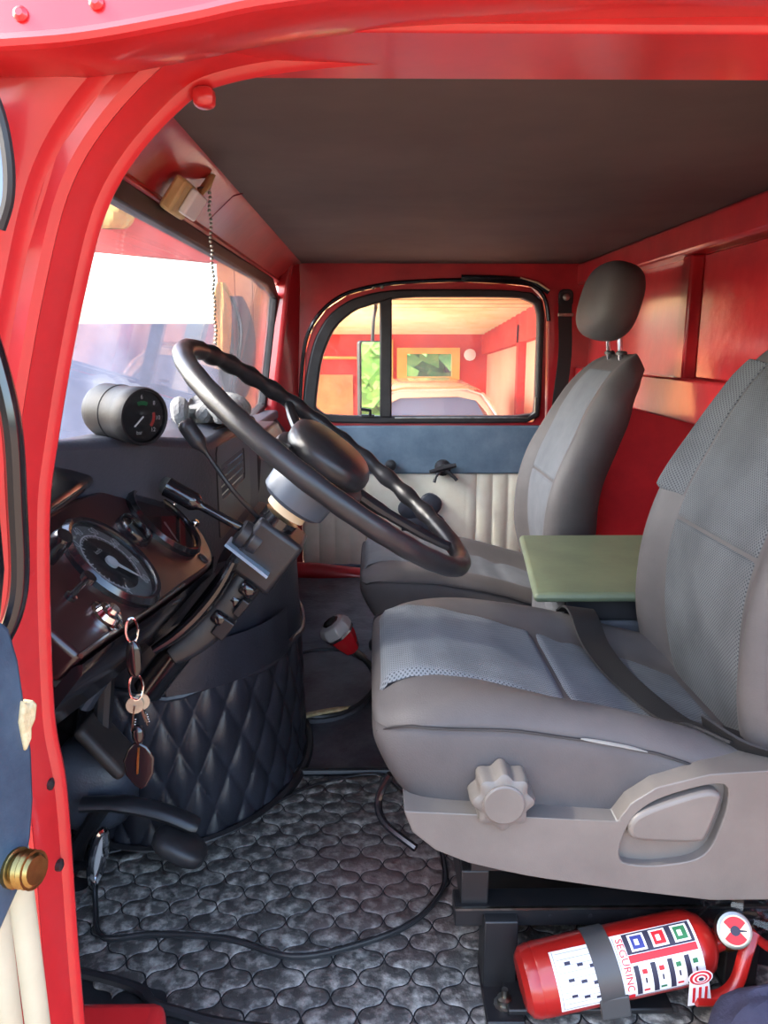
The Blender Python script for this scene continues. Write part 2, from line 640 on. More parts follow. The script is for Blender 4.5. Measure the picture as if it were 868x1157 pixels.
g = G().box((0.236, 1.66, 1.085), (0.97, 2.20, 0.03))
struct('ceiling', g, M['headliner'], label='dark brown cloth headliner', cat='ceiling', bevel=0.004)
g = G().box((0.16, 1.66, 1.125), (1.22, 2.36, 0.04))
struct('roof', g, M['red'], label='red roof skin over the headliner', cat='roof', bevel=0.015, seg=3)

# header between headliner and windshield, runs the width of the cab
hp = [(-0.236, 1.072), (-0.255, 1.066), (-0.30, 1.026), (-0.312, 1.012), (-0.306, 1.004), (-0.322, 0.992), (-0.352, 0.998), (-0.38, 1.10), (-0.30, 1.13), (-0.236, 1.10)]
g = G().loft([[Vector((x, y, z)) for x, z in hp] for y in (0.60, 1.30, 1.305, 1.31, 2.0, 2.78)])
wf = struct('wall_front', g, M['red_inner'], label='red header panel above the windshield', cat='wall', bevel=0.002)
g = G().tube([(-0.314, 0.62, 1.010), (-0.314, 2.70, 1.010)], 0.004, 6)
struct('header_lip', g, M['red'], wf)
g = G().tube([(-0.2365, 1.50, 1.0705), (-0.256, 1.50, 1.0655), (-0.300, 1.50, 1.0265)], 0.0014, 6)
struct('header_seam', g, M['shade_and_seam_red'], wf)
# cowl under the windshield, firewall
cp = [(-0.352, 0.565), (-0.345, 0.545), (-0.36, 0.50), (-0.46, 0.44), (-0.50, 0.0), (-0.55, 0.0), (-0.55, 0.47), (-0.40, 0.57)]
g = G().loft([[Vector((x, y, z)) for x, z in cp] for y in (0.60, 1.7, 2.78)])
struct('trim_1', g, M['gloss_black'], label='black cowl and firewall below the windshield', cat='trim')

# windshield: rubber seal and dusty pane, leaning forward towards its foot
wu = Vector((0, 1, 0))
wv = Vector((-0.055, 0, 0.425)).normalized() * 1.0
wv = Vector((0.062, 0, 0.43)).normalized()
wnn = wu.cross(wv)
wo = Vector((-0.385, 0, 0.565))
fr = (wo, wu, wv, wnn)
out = rrect(0.60, -0.012, 2.680, 0.442, (0.05, 0.07, 0.075, 0.05), 8)
inn = rrect(0.63, 0.016, 2.650, 0.414, (0.04, 0.055, 0.06, 0.04), 8)
w1 = thing('window_1', (-0.385, 1.65, 0.565), 'dusty windshield in a black rubber seal', 'window', kind='structure')
g = G().holed(out, inn, fr, -0.016, 0.014)
build('seal', g, M['rubber'], w1, bevel=0.006, seg=2)
g = G().prism(rrect(0.62, 0.006, 2.660, 0.424, 0.05, 8), fr, -0.003, 0.001)
build('pane', g, M['windshield'], w1)

# far A-pillar between windshield and passenger door
g = G()
rings = []
for z, xo in ((0.0, -0.50), (0.44, -0.44), (0.55, -0.388), (0.99, -0.325), (1.08, -0.30)):
    rings.append([Vector((xo, 2.655, z)), Vector((xo + 0.045, 2.645, z)), Vector((-0.285 if z < 0.9 else -0.265, 2.70, z)), Vector((-0.262 if z < 0.9 else -0.245, 2.745, z)), Vector((-0.262 if z < 0.9 else -0.245, 2.83, z)), Vector((xo, 2.83, z))])
g.loft(rings)
ap = struct('wall_right', g, M['red_inner'], label='red passenger-side pillar and door surround', cat='wall', bevel=0.012, seg=3)
# surround with door opening
door_out = [(-0.262, -0.065), (0.618, -0.065), (0.618, 0.50), (0.606, 0.88), (0.590, 0.955), (0.545, 0.998), (0.45, 1.010), (0.30, 1.016), (0.12, 1.010), (0.02, 0.999), (-0.09, 0.972), (-0.165, 0.925), (-0.215, 0.86), (-0.243, 0.77), (-0.262, 0.55)]
g = G().holed([(-0.30, -0.14), (0.80, -0.14), (0.80, 1.10), (-0.30, 1.10)], door_out, XZ, 2.735, 2.80)
struct('door_surround', g, M['red_inner'], ap, bevel=0.004)
g = G().tube(catmull([(x, 2.733, z) for x, z in door_out[3:]], 5), 0.007, 8)
struct('door_seal', g, M['gloss_black'], ap)
# small bolts over the door and the black gutter plate
for x in (0.000, 0.030):
    g = G().lathe([(0.006, 0), (0.006, 0.004), (0.003, 0.006)], (x, 2.733, 0.992), (0, -1, 0), 10)
    struct('bolt', g, M['steel'], ap)
g = G().tube(catmull([(0.30, 2.728, 1.026), (0.45, 2.726, 1.022), (0.54, 2.724, 1.008), (0.60, 2.722, 0.975)], 4), 0.008, 8)
struct('gutter', g, M['gloss_black'], ap)
g = G().tube([(0.50, 2.722, 1.022), (0.56, 2.718, 1.005), (0.60, 2.717, 0.980)], 0.004, 6)
struct('gutter_edge', g, M['ivory'], ap)

# ---- passenger door
d1 = thing('door_1', (0.18, 2.76, -0.065), 'passenger door with blue and cream upholstery', 'door', kind='structure')
win_out = [(-0.250, 0.527), (0.575, 0.527), (0.592, 0.545), (0.592, 0.90), (0.580, 0.955), (0.545, 0.978), (0.40, 0.986), (0.10, 0.986), (0.0, 0.975), (-0.09, 0.948), (-0.16, 0.895), (-0.205, 0.82), (-0.232, 0.72), (-0.250, 0.60)]
win_in = [(-0.205, 0.553), (0.560, 0.553), (0.572, 0.566), (0.570, 0.90), (0.556, 0.942), (0.520, 0.957), (0.40, 0.960), (0.10, 0.960), (0.0, 0.936), (-0.066, 0.916), (-0.135, 0.858), (-0.178, 0.760), (-0.192, 0.68), (-0.203, 0.60)]


def chaikin(poly, n=2):
    for _ in range(n):
        q = []
        for a, b in zip(poly, poly[1:] + poly[:1]):
            q += [(a[0] * 0.82 + b[0] * 0.18, a[1] * 0.82 + b[1] * 0.18), (a[0] * 0.18 + b[0] * 0.82, a[1] * 0.18 + b[1] * 0.82)]
        poly = q
    return poly


win_out, win_in = chaikin(win_out), chaikin(win_in)
g = G().holed(inset(door_out, 0.006), win_out, XZ, 2.742, 2.785)
build('door_shell', g, M['red_inner'], d1, bevel=0.003)
g = G().holed(win_out, win_in, XZ, 2.728, 2.772)
build('window_frame', g, M['rubber'], d1, bevel=0.007, seg=3)
g = G().prism([(0.022, 0.548), (0.064, 0.548), (0.064, 0.962), (0.022, 0.945)], XZ, 2.724, 2.77)
build('window_divider', g, M['rubber'], d1, bevel=0.006)
q = [(-0.21, 0.545), (0.03, 0.545), (0.03, 0.95), (-0.066, 0.925), (-0.14, 0.865), (-0.185, 0.765), (-0.20, 0.66)]
g = G().prism(q, XZ, 2.748, 2.752)
build('quarter_pane', g, M['pane'], d1)
g = G().prism(rrect(0.06, 0.545, 0.578, 0.964, 0.03), XZ, 2.754, 2.758)
build('window_pane', g, M['pane'], d1)
# chrome lip along the sliding pane
g = G().tube([(0.075, 2.730, 0.547), (0.545, 2.730, 0.547), (0.572, 2.730, 0.566), (0.572, 2.730, 0.62)], 0.0035, 6)
build('window_lip', g, M['steel'], d1)
g = G().box((-0.02, 2.722, 0.556), (0.045, 0.012, 0.008)).tube([(-0.012, 2.72, 0.556), (-0.012, 2.712, 0.575), (-0.045, 2.708, 0.58)], 0.006, 8)
build('quarter_latch', g, M['black'], d1)
# upholstery
g = G().prism(rrect(-0.257, 0.349, 0.612, 0.520, 0.008), XZ, 2.712, 2.744)
build('upper_panel', g, M['blue_vinyl'], d1, bevel=0.006, seg=3)


def pleat(u, v):
    x = -0.257 + 0.869 * u
    w = 0.057
    ph = (x + 0.257) / w
    if 2.0 < 0 or (0.0 < x < 0.33):
        h = 0.010
    else:
        h = 0.010 * abs(sin(pi * ph)) ** 0.35
    return (x, 2.730 - h - 0.004 * sin(pi * v) ** 0.5, 0.012 + 0.338 * v)


g = G().grid(pleat, 180, 6)
build('lower_panel', g, M['cream'], d1)
g = G().prism(rrect(-0.257, -0.06, 0.612, 0.014, 0.008), XZ, 2.716, 2.744)
build('kick_strip', g, M['blue_vinyl'], d1, bevel=0.005)
# window crank
g = G().lathe([(0.030, 0), (0.028, 0.012), (0.016, 0.016), (0.014, 0.030)], (0.246, 2.712, 0.372), (0, -1, 0), 18)
g.tube([(0.246, 2.684, 0.375), (0.29, 2.676, 0.386)], [0.012, 0.007], 8).tube([(0.246, 2.684, 0.375), (0.215, 2.678, 0.366), (0.196, 2.676, 0.362)], [0.012, 0.008, 0.006], 8)
g.tube([(0.24, 2.686, 0.372), (0.218, 2.676, 0.345), (0.213, 2.674, 0.325)], [0.009, 0.006, 0.006], 8).tube([(0.25, 2.686, 0.37), (0.285, 2.676, 0.342), (0.293, 2.674, 0.332)], [0.009, 0.006, 0.006], 8)
build('window_crank', g, M['black'], d1)
g = G().lathe([(0.014, 0), (0.012, 0.02), (0.020, 0.026), (0.018, 0.042), (0.008, 0.046)], (0.060, 2.712, 0.385), (0, -1, 0), 16)
g.tube([(0.06, 2.69, 0.38), (0.046, 2.684, 0.350), (0.05, 2.684, 0.335)], [0.012, 0.008, 0.006], 8)
build('lock_knob', g, M['black'], d1)
# clover cushion
g = G()
for a in (35, 125, 215, 305):
    rt = Matrix.Rotation(R(a), 3, 'Y')
    g.ball(Vector((0.172, 2.708, 0.196)) + rt @ Vector((0.046, 0, 0)), (0.047, 0.013, 0.042), rt, 0.8, 10, 16)
build('clover_pad', g, M['black_vinyl'], d1)

# passenger-side sill
g = G().tube([(-0.50, 2.60, 0.035), (-0.20, 2.58, 0.030), (0.02, 2.57, 0.005), (0.40, 2.57, -0.005)], 0.030, 12)
struct('trim_2', g, M['red_inner'], label='red tube along the passenger door sill', cat='trim')

# back wall
g = G().box((0.775, 1.66, 0.875), (0.05, 2.30, 0.49)).box((1.00, 1.66, 0.645), (0.45, 2.30, 0.03)).box((1.00, 1.66, -0.06), (0.50, 2.30, 0.08)).box((0.97, 0.53, 0.30), (0.55, 0.04, 0.72)).box((0.97, 2.80, 0.30), (0.55, 0.04, 0.72))
wb = struct('wall_back', g, M['red_inner'], label='red steel rear wall of the cab', cat='wall')
g = G().box((1.22, 1.66, 0.25), (0.05, 2.30, 0.84))  # back of a recess deepened for shade, more shade in its colour
struct('lower_panel', g, M['shade_and_seam_red'], wb)
g = G().box((0.728, 1.70, 0.676), (0.05, 2.04, 0.096))
struct('cross_rail', g, M['red_inner'], wb, bevel=0.006)
g = G().box((0.735, 1.835, 0.86), (0.035, 0.052, 0.28))
struct('upright', g, M['red_inner'], wb, bevel=0.006)
g = G().box((0.728, 1.66, 1.035), (0.06, 2.16, 0.07))
struct('roof_rail', g, M['red_inner'], wb, bevel=0.008)
g = G().box((0.740, 1.25, 0.86), (0.022, 1.02, 0.27))
struct('upper_plate', g, M['red_plate'], wb, bevel=0.004)
g = G().box((0.735, 2.78, 0.5), (0.06, 0.06, 1.1))
struct('corner_post', g, M['red_inner'], wb, bevel=0.012)

# ---- near door opening: pressed steel frame swept round the opening
lip = [(-0.262, -0.06), (-0.262, 0.24), (-0.258, 0.43), (-0.262, 0.51), (-0.252, 0.66), (-0.239, 0.73), (-0.210, 0.837), (-0.183, 0.906), (-0.136, 0.958), (-0.098, 0.977), (-0.013, 0.988), (0.108, 0.993), (0.272, 0.994), (0.45, 0.99), (0.56, 0.96), (0.61, 0.88), (0.62, 0.70), (0.62, -0.06)]
path = catmull([(x, 0, z) for x, z in lip], 8)
prof = [(0.050, 0.66), (0.040, 0.600), (0.004, 0.590), (0.0, 0.586), (-0.001, 0.582), (0.001, 0.578), (0.005, 0.574), (0.009, 0.555), (0.013, 0.546), (0.010, 0.541), (0.009, 0.537), (0.014, 0.532), (0.022, 0.531), (0.026, 0.526), (0.028, 0.520), (0.034, 0.516), (0.055, 0.512), (0.080, 0.510), (0.080, 0.56), (0.06, 0.62)]
rings = []
for i, p in enumerate(path):
    a, b = path[max(i - 1, 0)], path[min(i + 1, len(path) - 1)]
    t = (b - a).normalized()
    nrm = Vector((-t.z, 0, t.x))
    rings.append([Vector((p.x + nrm.x * q, y, p.z + nrm.z * q)) for q, y in prof])
g = G().loft(rings)
wl = struct('wall_left', g, M['red'], label='red pressed-steel frame of the driver door opening', cat='wall', smooth=0.5)
# fill of the body side above and in front of the frame
g = G().loft([[Vector((x, y, z)) for y, z in ((0.515, 0.985), (0.515, 1.045), (0.62, 1.05), (0.62, 0.99))] for x in (-0.42, 0.0, 0.80)])
struct('roof_side', g, M['red'], wl, bevel=0.004)
g = G().prism([(-0.30, 0.55), (-0.25, 0.80), (-0.20, 0.92), (-0.14, 0.99), (-0.08, 1.02), (-0.42, 1.02), (-0.42, -0.05), (-0.30, -0.05)], XZ, 0.530, 0.60)
struct('front_pillar_skin', g, M['red'], wl, bevel=0.003)
g = G().box((0.735, 0.56, 0.50), (0.13, 0.07, 1.1))
struct('rear_pillar_skin', g, M['red'], wl, bevel=0.004)
g = G().box((0.15, 0.62, -0.06), (1.0, 0.16, 0.10))
struct('door_sill', g, M['red'], wl, bevel=0.012, seg=3)
g = G().box((-0.31, 0.675, 0.03), (0.16, 0.10, 0.125))
struct('sill_corner', g, M['red'], wl, bevel=0.015, seg=3)
# drip rail and roof side with rivets
dr = catmull([(-0.42, 0.478, 0.950), (-0.30, 0.474, 0.958), (-0.204, 0.470, 0.962), (-0.156, 0.470, 0.966), (-0.102, 0.470, 0.975), (-0.053, 0.470, 0.984), (0.03, 0.472, 0.992), (0.25, 0.475, 0.998), (0.70, 0.48, 0.998)], 6)
g = G().tube(dr, 0.0045, 8)
struct('drip_rail', g, M['red'], wl)
rings = []
for p in dr:
    rings.append([p + Vector(q) for q in ((0, 0.002, -0.004), (0, -0.004, -0.001), (0, 0.004, 0.003), (0, 0.006, 0.010), (0, 0.010, 0.05), (0, 0.03, 0.14), (0, 0.06, 0.17), (0, 0.10, 0.17), (0, 0.06, 0.0), (0, 0.05, -0.004))])
g = G().loft(rings)
struct('roof_edge', g, M['red'], wl, smooth=0.7)
for x, z in ((-0.194, 0.978), (-0.152, 0.984)):
    g = G().lathe([(0.006, -0.006), (0.006, 0), (0.0045, 0.001), (0.0042, 0.003), (0.002, 0.005)], (x, 0.478, z), (0, -1, 0.1), 14)
    struct('rivet', g, M['red'], wl)
g = G().lathe([(0.006, 0), (0.006, 0.003), (0.0035, 0.004), (0.003, 0.008)], (-0.180, 0.531, 0.968), (0, -1, 0), 12)
struct('bolt', g, M['red'], wl)
g = G().ball((-0.116, 0.580, 0.966), (0.008, 0.008, 0.007), None, 0.7, 8, 10)
struct('bump_stop', g, M['red'], wl)
for x, z in ((-0.267, 0.45), (-0.266, 0.375), (-0.266, 0.63)):
    g = G().lathe([(0.005, -0.003), (0.005, 0.001), (0.002, 0.0025)], (x + 0.003, 0.57, z), (1, 0, 0), 10)
    struct('plug', g, M['rubber'] if z < 0.6 else M['red'], wl)

# ---- open driver door, only its hinge edge stands in view
d2 = thing('door_2', (-0.26, 0.40, 0.10), 'open driver door seen edge-on, blue and torn cream trim', 'door', kind='structure')
g = G().tube(catmull([(-0.236, 0.475, 0.83), (-0.229, 0.480, 0.79), (-0.224, 0.480, 0.75), (-0.226, 0.48, 0.70), (-0.229, 0.48, 0.655), (-0.235, 0.478, 0.628), (-0.247, 0.475, 0.605)], 6), [0.006] + [0.0075] * 34 + [0.007, 0.006], 10, flat=0.8)
build('window_frame', g, M['gloss_black'], d2)
g = G().tube(catmull([(-0.212, 0.462, 0.945), (-0.2075, 0.468, 0.925), (-0.206, 0.470, 0.902), (-0.209, 0.472, 0.882), (-0.2165, 0.474, 0.866)], 5), 0.0035, 8)
build('vent_window_seal', g, M['rubber'], d2)
g = G().prism([(-0.213, 0.945), (-0.2075, 0.925), (-0.206, 0.902), (-0.209, 0.882), (-0.2165, 0.866), (-0.26, 0.86), (-0.26, 0.95)], XZ, 0.470, 0.474)
build('vent_glass', g, M['car_glass'], d2)
fd = ((-0.232, 0.47, 0), (-0.30, -0.95, 0), (0, 0, 1), (0.95, -0.30, 0))
g = G().prism([(-0.0, 0.20), (0.02, 0.612), (0.06, 0.66), (0.16, 0.84), (0.26, 0.84), (0.26, 0.10)], fd, -0.03, -0.008)
build('door_shell', g, M['red'], d2, bevel=0.002)
g = G().prism([(0.004, 0.63), (-0.004, 0.66), (-0.006, 0.74), (-0.004, 0.80), (0.20, 0.86), (0.20, 0.60), (0.03, 0.60)], fd, -0.012, -0.004)
build('window_surround', g, M['gloss_black'], d2, bevel=0.002)
g = G().prism([(-0.001, 0.50), (-0.004, 0.535), (-0.003, 0.555), (-0.001, 0.60), (0.004, 0.624), (0.009, 0.630), (0.03, 0.632), (0.22, 0.64), (0.22, 0.36), (0.055, 0.415), (0.016, 0.45), (0.005, 0.475)], fd, -0.008, 0.002)
build('upper_panel', g, M['blue_near'], d2, bevel=0.003)
for k in range(7):
    u0 = 0.0 + 0.022 * k
    top = 0.505 - 0.035 * k - (0.015 if k == 0 else 0)
    g = G().grid(lambda a, b: Vector(fd[0]) + Vector(fd[1]) * (u0 - 0.004 * (k == 0) * (1 - b) + 0.0226 * a) + Vector((0, 0, 0.18 + (top - 0.18 + 0.0 * a) * b)) + Vector(fd[3]) * (-0.007 + 0.006 * sin(pi * a) ** 0.5), 6, 8)
    build('pleat', g, M['cream_near'], d2)
g = G().prism([(0.004, 0.538), (-0.002, 0.545), (-0.003, 0.552), (-0.007, 0.556), (-0.010, 0.566), (-0.006, 0.571), (-0.003, 0.568), (0.002, 0.574), (0.006, 0.560), (0.005, 0.548)], fd, -0.004, 0.005)
build('torn_foam', g, M['foam'], d2, bevel=0.002)
g = G().lathe([(0.013, 0), (0.013, 0.006), (0.0105, 0.007), (0.0105, 0.010), (0.0125, 0.011), (0.0108, 0.013), (0.0125, 0.015), (0.0108, 0.017), (0.0125, 0.019), (0.0108, 0.019), (0.009, 0.021)], (-0.2395, 0.449, 0.464), (0.9, -0.3, 0.1), 18)
build('latch_stud', g, M['brass'], d2)

# ================================================================ floor mats
fm = thing('floor_mat', (-0.05, 1.2, 0.0), 'worn black rubber floor mat with interlocking curved tiles', 'floor mat')
outline = [(-0.46, 0.86), (-0.385, 0.852), (-0.30, 0.822), (-0.275, 0.80), (-0.235, 0.79), (-0.16, 0.768), (0.08, 0.735), (0.60, 0.735), (0.60, 1.34), (-0.46, 1.34)]
g = G().prism(outline, ((0, 0, 0), (1, 0, 0), (0, 1, 0), (0, 0, 1)), 0.0, 0.005)
build('backing', g, M['mat_dark'], fm)
g = G().tube(catmull([(-0.46, 0.862, 0.006), (-0.385, 0.852, 0.006), (-0.30, 0.824, 0.008), (-0.272, 0.80, 0.008), (-0.235, 0.788, 0.006), (-0.16, 0.768, 0.006), (0.08, 0.735, 0.006)], 5), 0.007, 8)
build('edge_cord', g, M['rubber'], fm)

# upper mat in front of the seat, its rim
m2 = [(-0.432, 1.06), (-0.415, 1.085), (-0.30, 1.120), (-0.20, 1.190), (-0.11, 1.27), (0.0, 1.305), (0.05, 1.25), (0.095, 1.14), (0.108, 1.06), (0.10, 0.99), (0.05, 0.925), (-0.03, 0.885), (-0.11, 0.868), (-0.20, 0.90), (-0.30, 0.91), (-0.37, 0.905), (-0.40, 0.96)]
m2c = [(p.x, p.y) for p in catmull([(x, y, 0) for x, y in m2], 5, True)]
g = G().prism(m2c, ((0, 0, 0), (1, 0, 0), (0, 1, 0), (0, 0, 1)), 0.004, 0.013)
build('raised_pad', g, M['mat_dark'], fm, bevel=0.003)
g = G().tube([(x, y, 0.014) for x, y in m2c], 0.0028, 8, closed=True)
build('pad_rim', g, M['rubber'], fm)


def inside(p, poly):
    c = False
    for (x1, y1), (x2, y2) in zip(poly, poly[1:] + poly[:1]):
        if (y1 > p[1]) != (y2 > p[1]) and p[0] < (x2 - x1) * (p[1] - y1) / (y2 - y1) + x1:
            c = not c
    return c


# one interlocking tile: a diamond whose four edges are the same S-curve
TA, TB = 0.068, 0.060          # full width and depth of the lattice cell


def tile_mesh():
    c = [(-TA / 2, 0), (0, -TB / 2), (TA / 2, 0), (0, TB / 2)]
    loop = []
    for k in range(4):
        p, q = Vector(c[k]), Vector(c[(k + 1) % 4])
        e = q - p
        nrm = Vector((e.y, -e.x)).normalized()
        for i in range(8):
            t = i / 8
            # bulges out beside the left and right points, nips in at the other two
            w = 0.0045 * sin(2 * pi * t) * (1 if k in (0, 2) else -1)
            loop.append(p + e * t + nrm * w)
    ins = [Vector(p) for p in inset([tuple(p) for p in loop], 0.0008)]
    ctr = Vector((0, 0))
    g = G()
    g.loft([[Vector((p.x, p.y, 0)) for p in ins], [Vector((p.x * 0.985, p.y * 0.985, 0.0016)) for p in ins], [Vector((p.x * 0.90, p.y * 0.90, 0.0026)) for p in ins]], True, False, True)
    me = bpy.data.meshes.new('mat_tile')
    me.from_pydata(g.v, [], g.f)
    me.materials.append(M['mat_rubber'])
    bm = bmesh.new()
    bm.from_mesh(me)
    bmesh.ops.recalc_face_normals(bm, faces=bm.faces)
    if sum(f.normal.z for f in bm.faces) < 0:
        bmesh.ops.reverse_faces(bm, faces=bm.faces)
    bm.to_mesh(me)
    bm.free()
    me.polygons.foreach_set('use_smooth', [True] * len(me.polygons))
    return me


TM = tile_mesh()
m2i = [(p.x, p.y) for p in catmull([(x, y, 0) for x, y in m2], 24, True)]
m2i = inset(m2i, 0.005) if inside(inset(m2i, 0.005)[0], m2i) else inset(m2i, -0.005)
cnt = 0
for j in range(-16, 16):
    for i in range(-9, 10):
        x = i * TA + (TA / 2 if j % 2 else 0) + 0.012
        y = 1.02 + j * TB / 2
        if not inside((x, y), outline):
            continue
        if x > 0.50 or (y > 1.20 and x > 0.12) or (x > 0.15 and y > 0.98) or (x > 0.42 and y > 0.88):
            continue
        up = inside((x, y), m2c)
        dmin = min(math.hypot(x - a, y - b) for a, b in m2c)
        if not up or dmin < 0.036:
            o = bpy.data.objects.new('mat_tile', TM)
            put(o, fm)
            o.location = (x, y, 0.004)
            cnt += 1
        if up or dmin < 0.034:
            me = TM
            if dmin < 0.040:                     # cut to the pad's outline
                me = TM.copy()
                for v in me.vertices:
                    q = (v.co.x + x, v.co.y + y)
                    if not inside(q, m2i):
                        n = min(m2i, key=lambda k: (k[0] - q[0]) ** 2 + (k[1] - q[1]) ** 2)
                        v.co.x, v.co.y = n[0] - x, n[1] - y
                xs = [v.co.x for v in me.vertices]
                ys = [v.co.y for v in me.vertices]
                if max(xs) - min(xs) < 0.012 or max(ys) - min(ys) < 0.010:
                    continue
            o = bpy.data.objects.new('mat_tile', me)
            put(o, fm)
            o.location = (x, y, 0.0125)
            cnt += 1
# passenger footwell mat and round gearbox cover
fw = thing('footwell_mat', (-0.1, 1.95, 0.0), 'dark smooth rubber mat in the passenger footwell', 'floor mat')
g = G().grid(lambda u, v: (-0.48 + 0.98 * u, 1.315 + 1.22 * v, 0.006 + 0.003 * sin(17 * u + 3 * v) * sin(11 * v) + (0.012 if v < 0.02 else 0) + 0.02 * max(0, (v - 0.62) / 0.38) ** 2 * (1 - u)), 30, 40)
build('mat_sheet', g, M['mat_far'], fw)
g = G().tube([(-0.48, 1.318, 0.012), (0.02, 1.318, 0.012), (0.3, 1.318, 0.012)], 0.008, 8)
build('front_hem', g, M['rubber'], fw)
gc = thing('gearbox_cover', (-0.12, 1.70, 0.0), 'round black rubber cover on the floor around the gear lever', 'cover')
cc = [(-0.125 + 0.125 * cos(a), 1.70 + 0.185 * sin(a)) for a in [2 * pi * k / 40 for k in range(40)]]
g = G().prism(cc, ((0, 0, 0), (1, 0, 0), (0, 1, 0), (0, 0, 1)), 0.004, 0.024)
build('disc', g, M['mat_far'], gc, bevel=0.005)
g = G().tube([(x, y, 0.024) for x, y in cc], 0.006, 8, closed=True)
build('rim', g, M['rubber'], gc)
g = G().tube(catmull([(-0.150, 1.515, 0.026), (-0.11, 1.522, 0.032), (-0.07, 1.540, 0.030), (-0.05, 1.558, 0.026)], 5), [0.004] + [0.010] * 9 + [0.008, 0.007, 0.006, 0.005, 0.004, 0.003], 8, flat=0.4)
build('torn_foam', g, M['foam'], gc)

# ================================================================ quilted engine cover
ec = thing('engine_cover', (-0.36, 1.38, 0.0), 'black diamond-quilted leather engine cover beside the pedals', 'engine cover')
ECX, ECY, ERX, ERY, EH = -0.36, 1.40, 0.205, 0.285, 0.455


def ec_pt(u, v, off=0.0):
    a = R(-150) + R(235) * u
    f = 1.0 + 0.05 * (1 - v)
    x = ECX + (ERX * f + off) * cos(a)
    y = ECY + (ERY * f + off) * sin(a)
    return Vector((x, y, EH * v))


def quilt(u, v):
    L = 0.98 * u / 0.028
    H = v * EH / 0.058
    p = abs(sin(pi * (L + H) * 0.5 * 1.0)) * abs(sin(pi * (L - H) * 0.5 * 1.0))
    h = 0.010 * p ** 0.45 if v < 0.60 else 0.008 + 0.004 * sin(40 * u + 3 * v)
    return ec_pt(u, v, h)


g = G().grid(quilt, 300, 150)
build('quilted_side', g, M['quilt'], ec, smooth=1.2)
g = G().loft([[ec_pt(u / 40, 1, q) + Vector((0, 0, z)) for u in range(41)] for q, z in ((0.010, 0), (0.004, 0.012), (-0.02, 0.018), (-0.15, 0.02))], False, False, False)
build('top_cover', g, M['quilt'], ec)
g = G().tube([ec_pt(u / 40, 0.60, 0.012) + Vector((0, 0, 0.006 * sin(u * 0.9))) for u in range(41)], 0.006, 8)
build('hem', g, M['quilt'], ec)
g = G().tube([ec_pt(u / 40, 0.0, 0.012) + Vector((0, 0, 0.010)) for u in range(41)], 0.010, 8)
build('bottom_piping', g, M['rubber'], ec)
g = G().grid(lambda a, b: ec_pt(0.30 + 0.24 * a, 0.60 - 0.16 * b * 0 + 0.18 * b, 0.018 + 0.012 * sin(pi * a) * b), 16, 6)
build('pocket_flap', g, M['quilt'], ec)

# ================================================================ dashboard
db = thing('dashboard', (-0.35, 1.1, 0.35), 'black dashboard with maroon instrument cluster left of the steering wheel', 'dashboard')
# padded box ahead of the cluster
g = G().loft([[Vector((-0.378, 0.83, z + d)), Vector((-0.30, 1.02, z + d * 0.6)), Vector((-0.245, 1.157, z)), Vector((-0.245, 1.62, z)), Vector((-0.374, 1.62, z))] for z, d in ((0.40, 0.0), (0.657, 0.040))])
build('padded_box', g, M['black_vinyl'], db, bevel=0.012, seg=3)
g = G().tube([(-0.252, 1.153, 0.655), (-0.252, 1.150, 0.55), (-0.256, 1.150, 0.41)], 0.0022, 6)
build('piping', g, M['ivory'], db)
g = G().holed(rrect(1.185, 0.495, 1.50, 0.645, 0.01), rrect(1.215, 0.555, 1.44, 0.612, 0.008), ((0, 0, 0), (0, 1, 0), (0, 0, 1), (1, 0, 0)), -0.252, -0.243)
build('vent_frame', g, M['black'], db, bevel=0.002)
g = G().box((-0.251, 1.327, 0.583), (0.004, 0.226, 0.058))
for k in range(4):
    g.box((-0.248, 1.327, 0.563 + 0.013 * k), (0.006, 0.222, 0.003))
build('vent_grille', g, M['gloss_black'], db)
g = G().tube([(-0.27, 1.20, 0.657), (-0.26, 1.40, 0.660), (-0.262, 1.60, 0.657)], 0.006, 8)
build('top_roll', g, M['gloss_black'], db)
# passenger side shelf and its dark lower panel
sp = [(-0.245, 0.50), (-0.24, 0.56), (-0.26, 0.600), (-0.35, 0.60), (-0.46, 0.58), (-0.46, 0.30), (-0.30, 0.28)]
g = G().loft([[Vector((x, y, z)) for x, z in sp] for y in (1.62, 2.08)])
build('centre_console', g, M['black'], db, bevel=0.01, seg=3)
sp = [(-0.30, 0.44), (-0.29, 0.50), (-0.33, 0.555), (-0.46, 0.56), (-0.46, 0.30), (-0.36, 0.28)]
g = G().loft([[Vector((x, y, z)) for x, z in sp] for y in (2.08, 2.64)])
build('shelf', g, M['black'], db, bevel=0.01, seg=3)
g = G().box((-0.352, 1.62, 0.570), (0.06, 2.0, 0.03))
build('dash_top', g, M['black_vinyl'], db, bevel=0.008)
# cluster plate, tilted up to the driver
cu_, cd_ = Vector((0, 1, 0)), Vector((sin(pi / 4), 0, -cos(pi / 4)))
cn_ = Vector((sin(pi / 4), 0, cos(pi / 4)))
CO = Vector((-0.277, 0.92, 0.565))
CF = (CO, cu_, cd_, cn_)


def cpt(a, b, h=0.0):
    return CO + cu_ * a + cd_ * b + cn_ * h


plate = catmull([(-0.30, -0.075, 0), (-0.118, -0.090, 0), (0.011, -0.086, 0), (0.10, -0.070, 0), (0.165, -0.034, 0), (0.170, 0.02, 0), (0.150, 0.055, 0), (0.096, 0.080, 0), (-0.03, 0.069, 0), (-0.15, 0.056, 0), (-0.24, 0.044, 0), (-0.30, 0.038, 0)], 6)
g = G().prism([(p.x, p.y) for p in plate], CF, -0.035, 0.0)
build('cluster_plate', g, M['maroon'], db, bevel=0.006, seg=3)
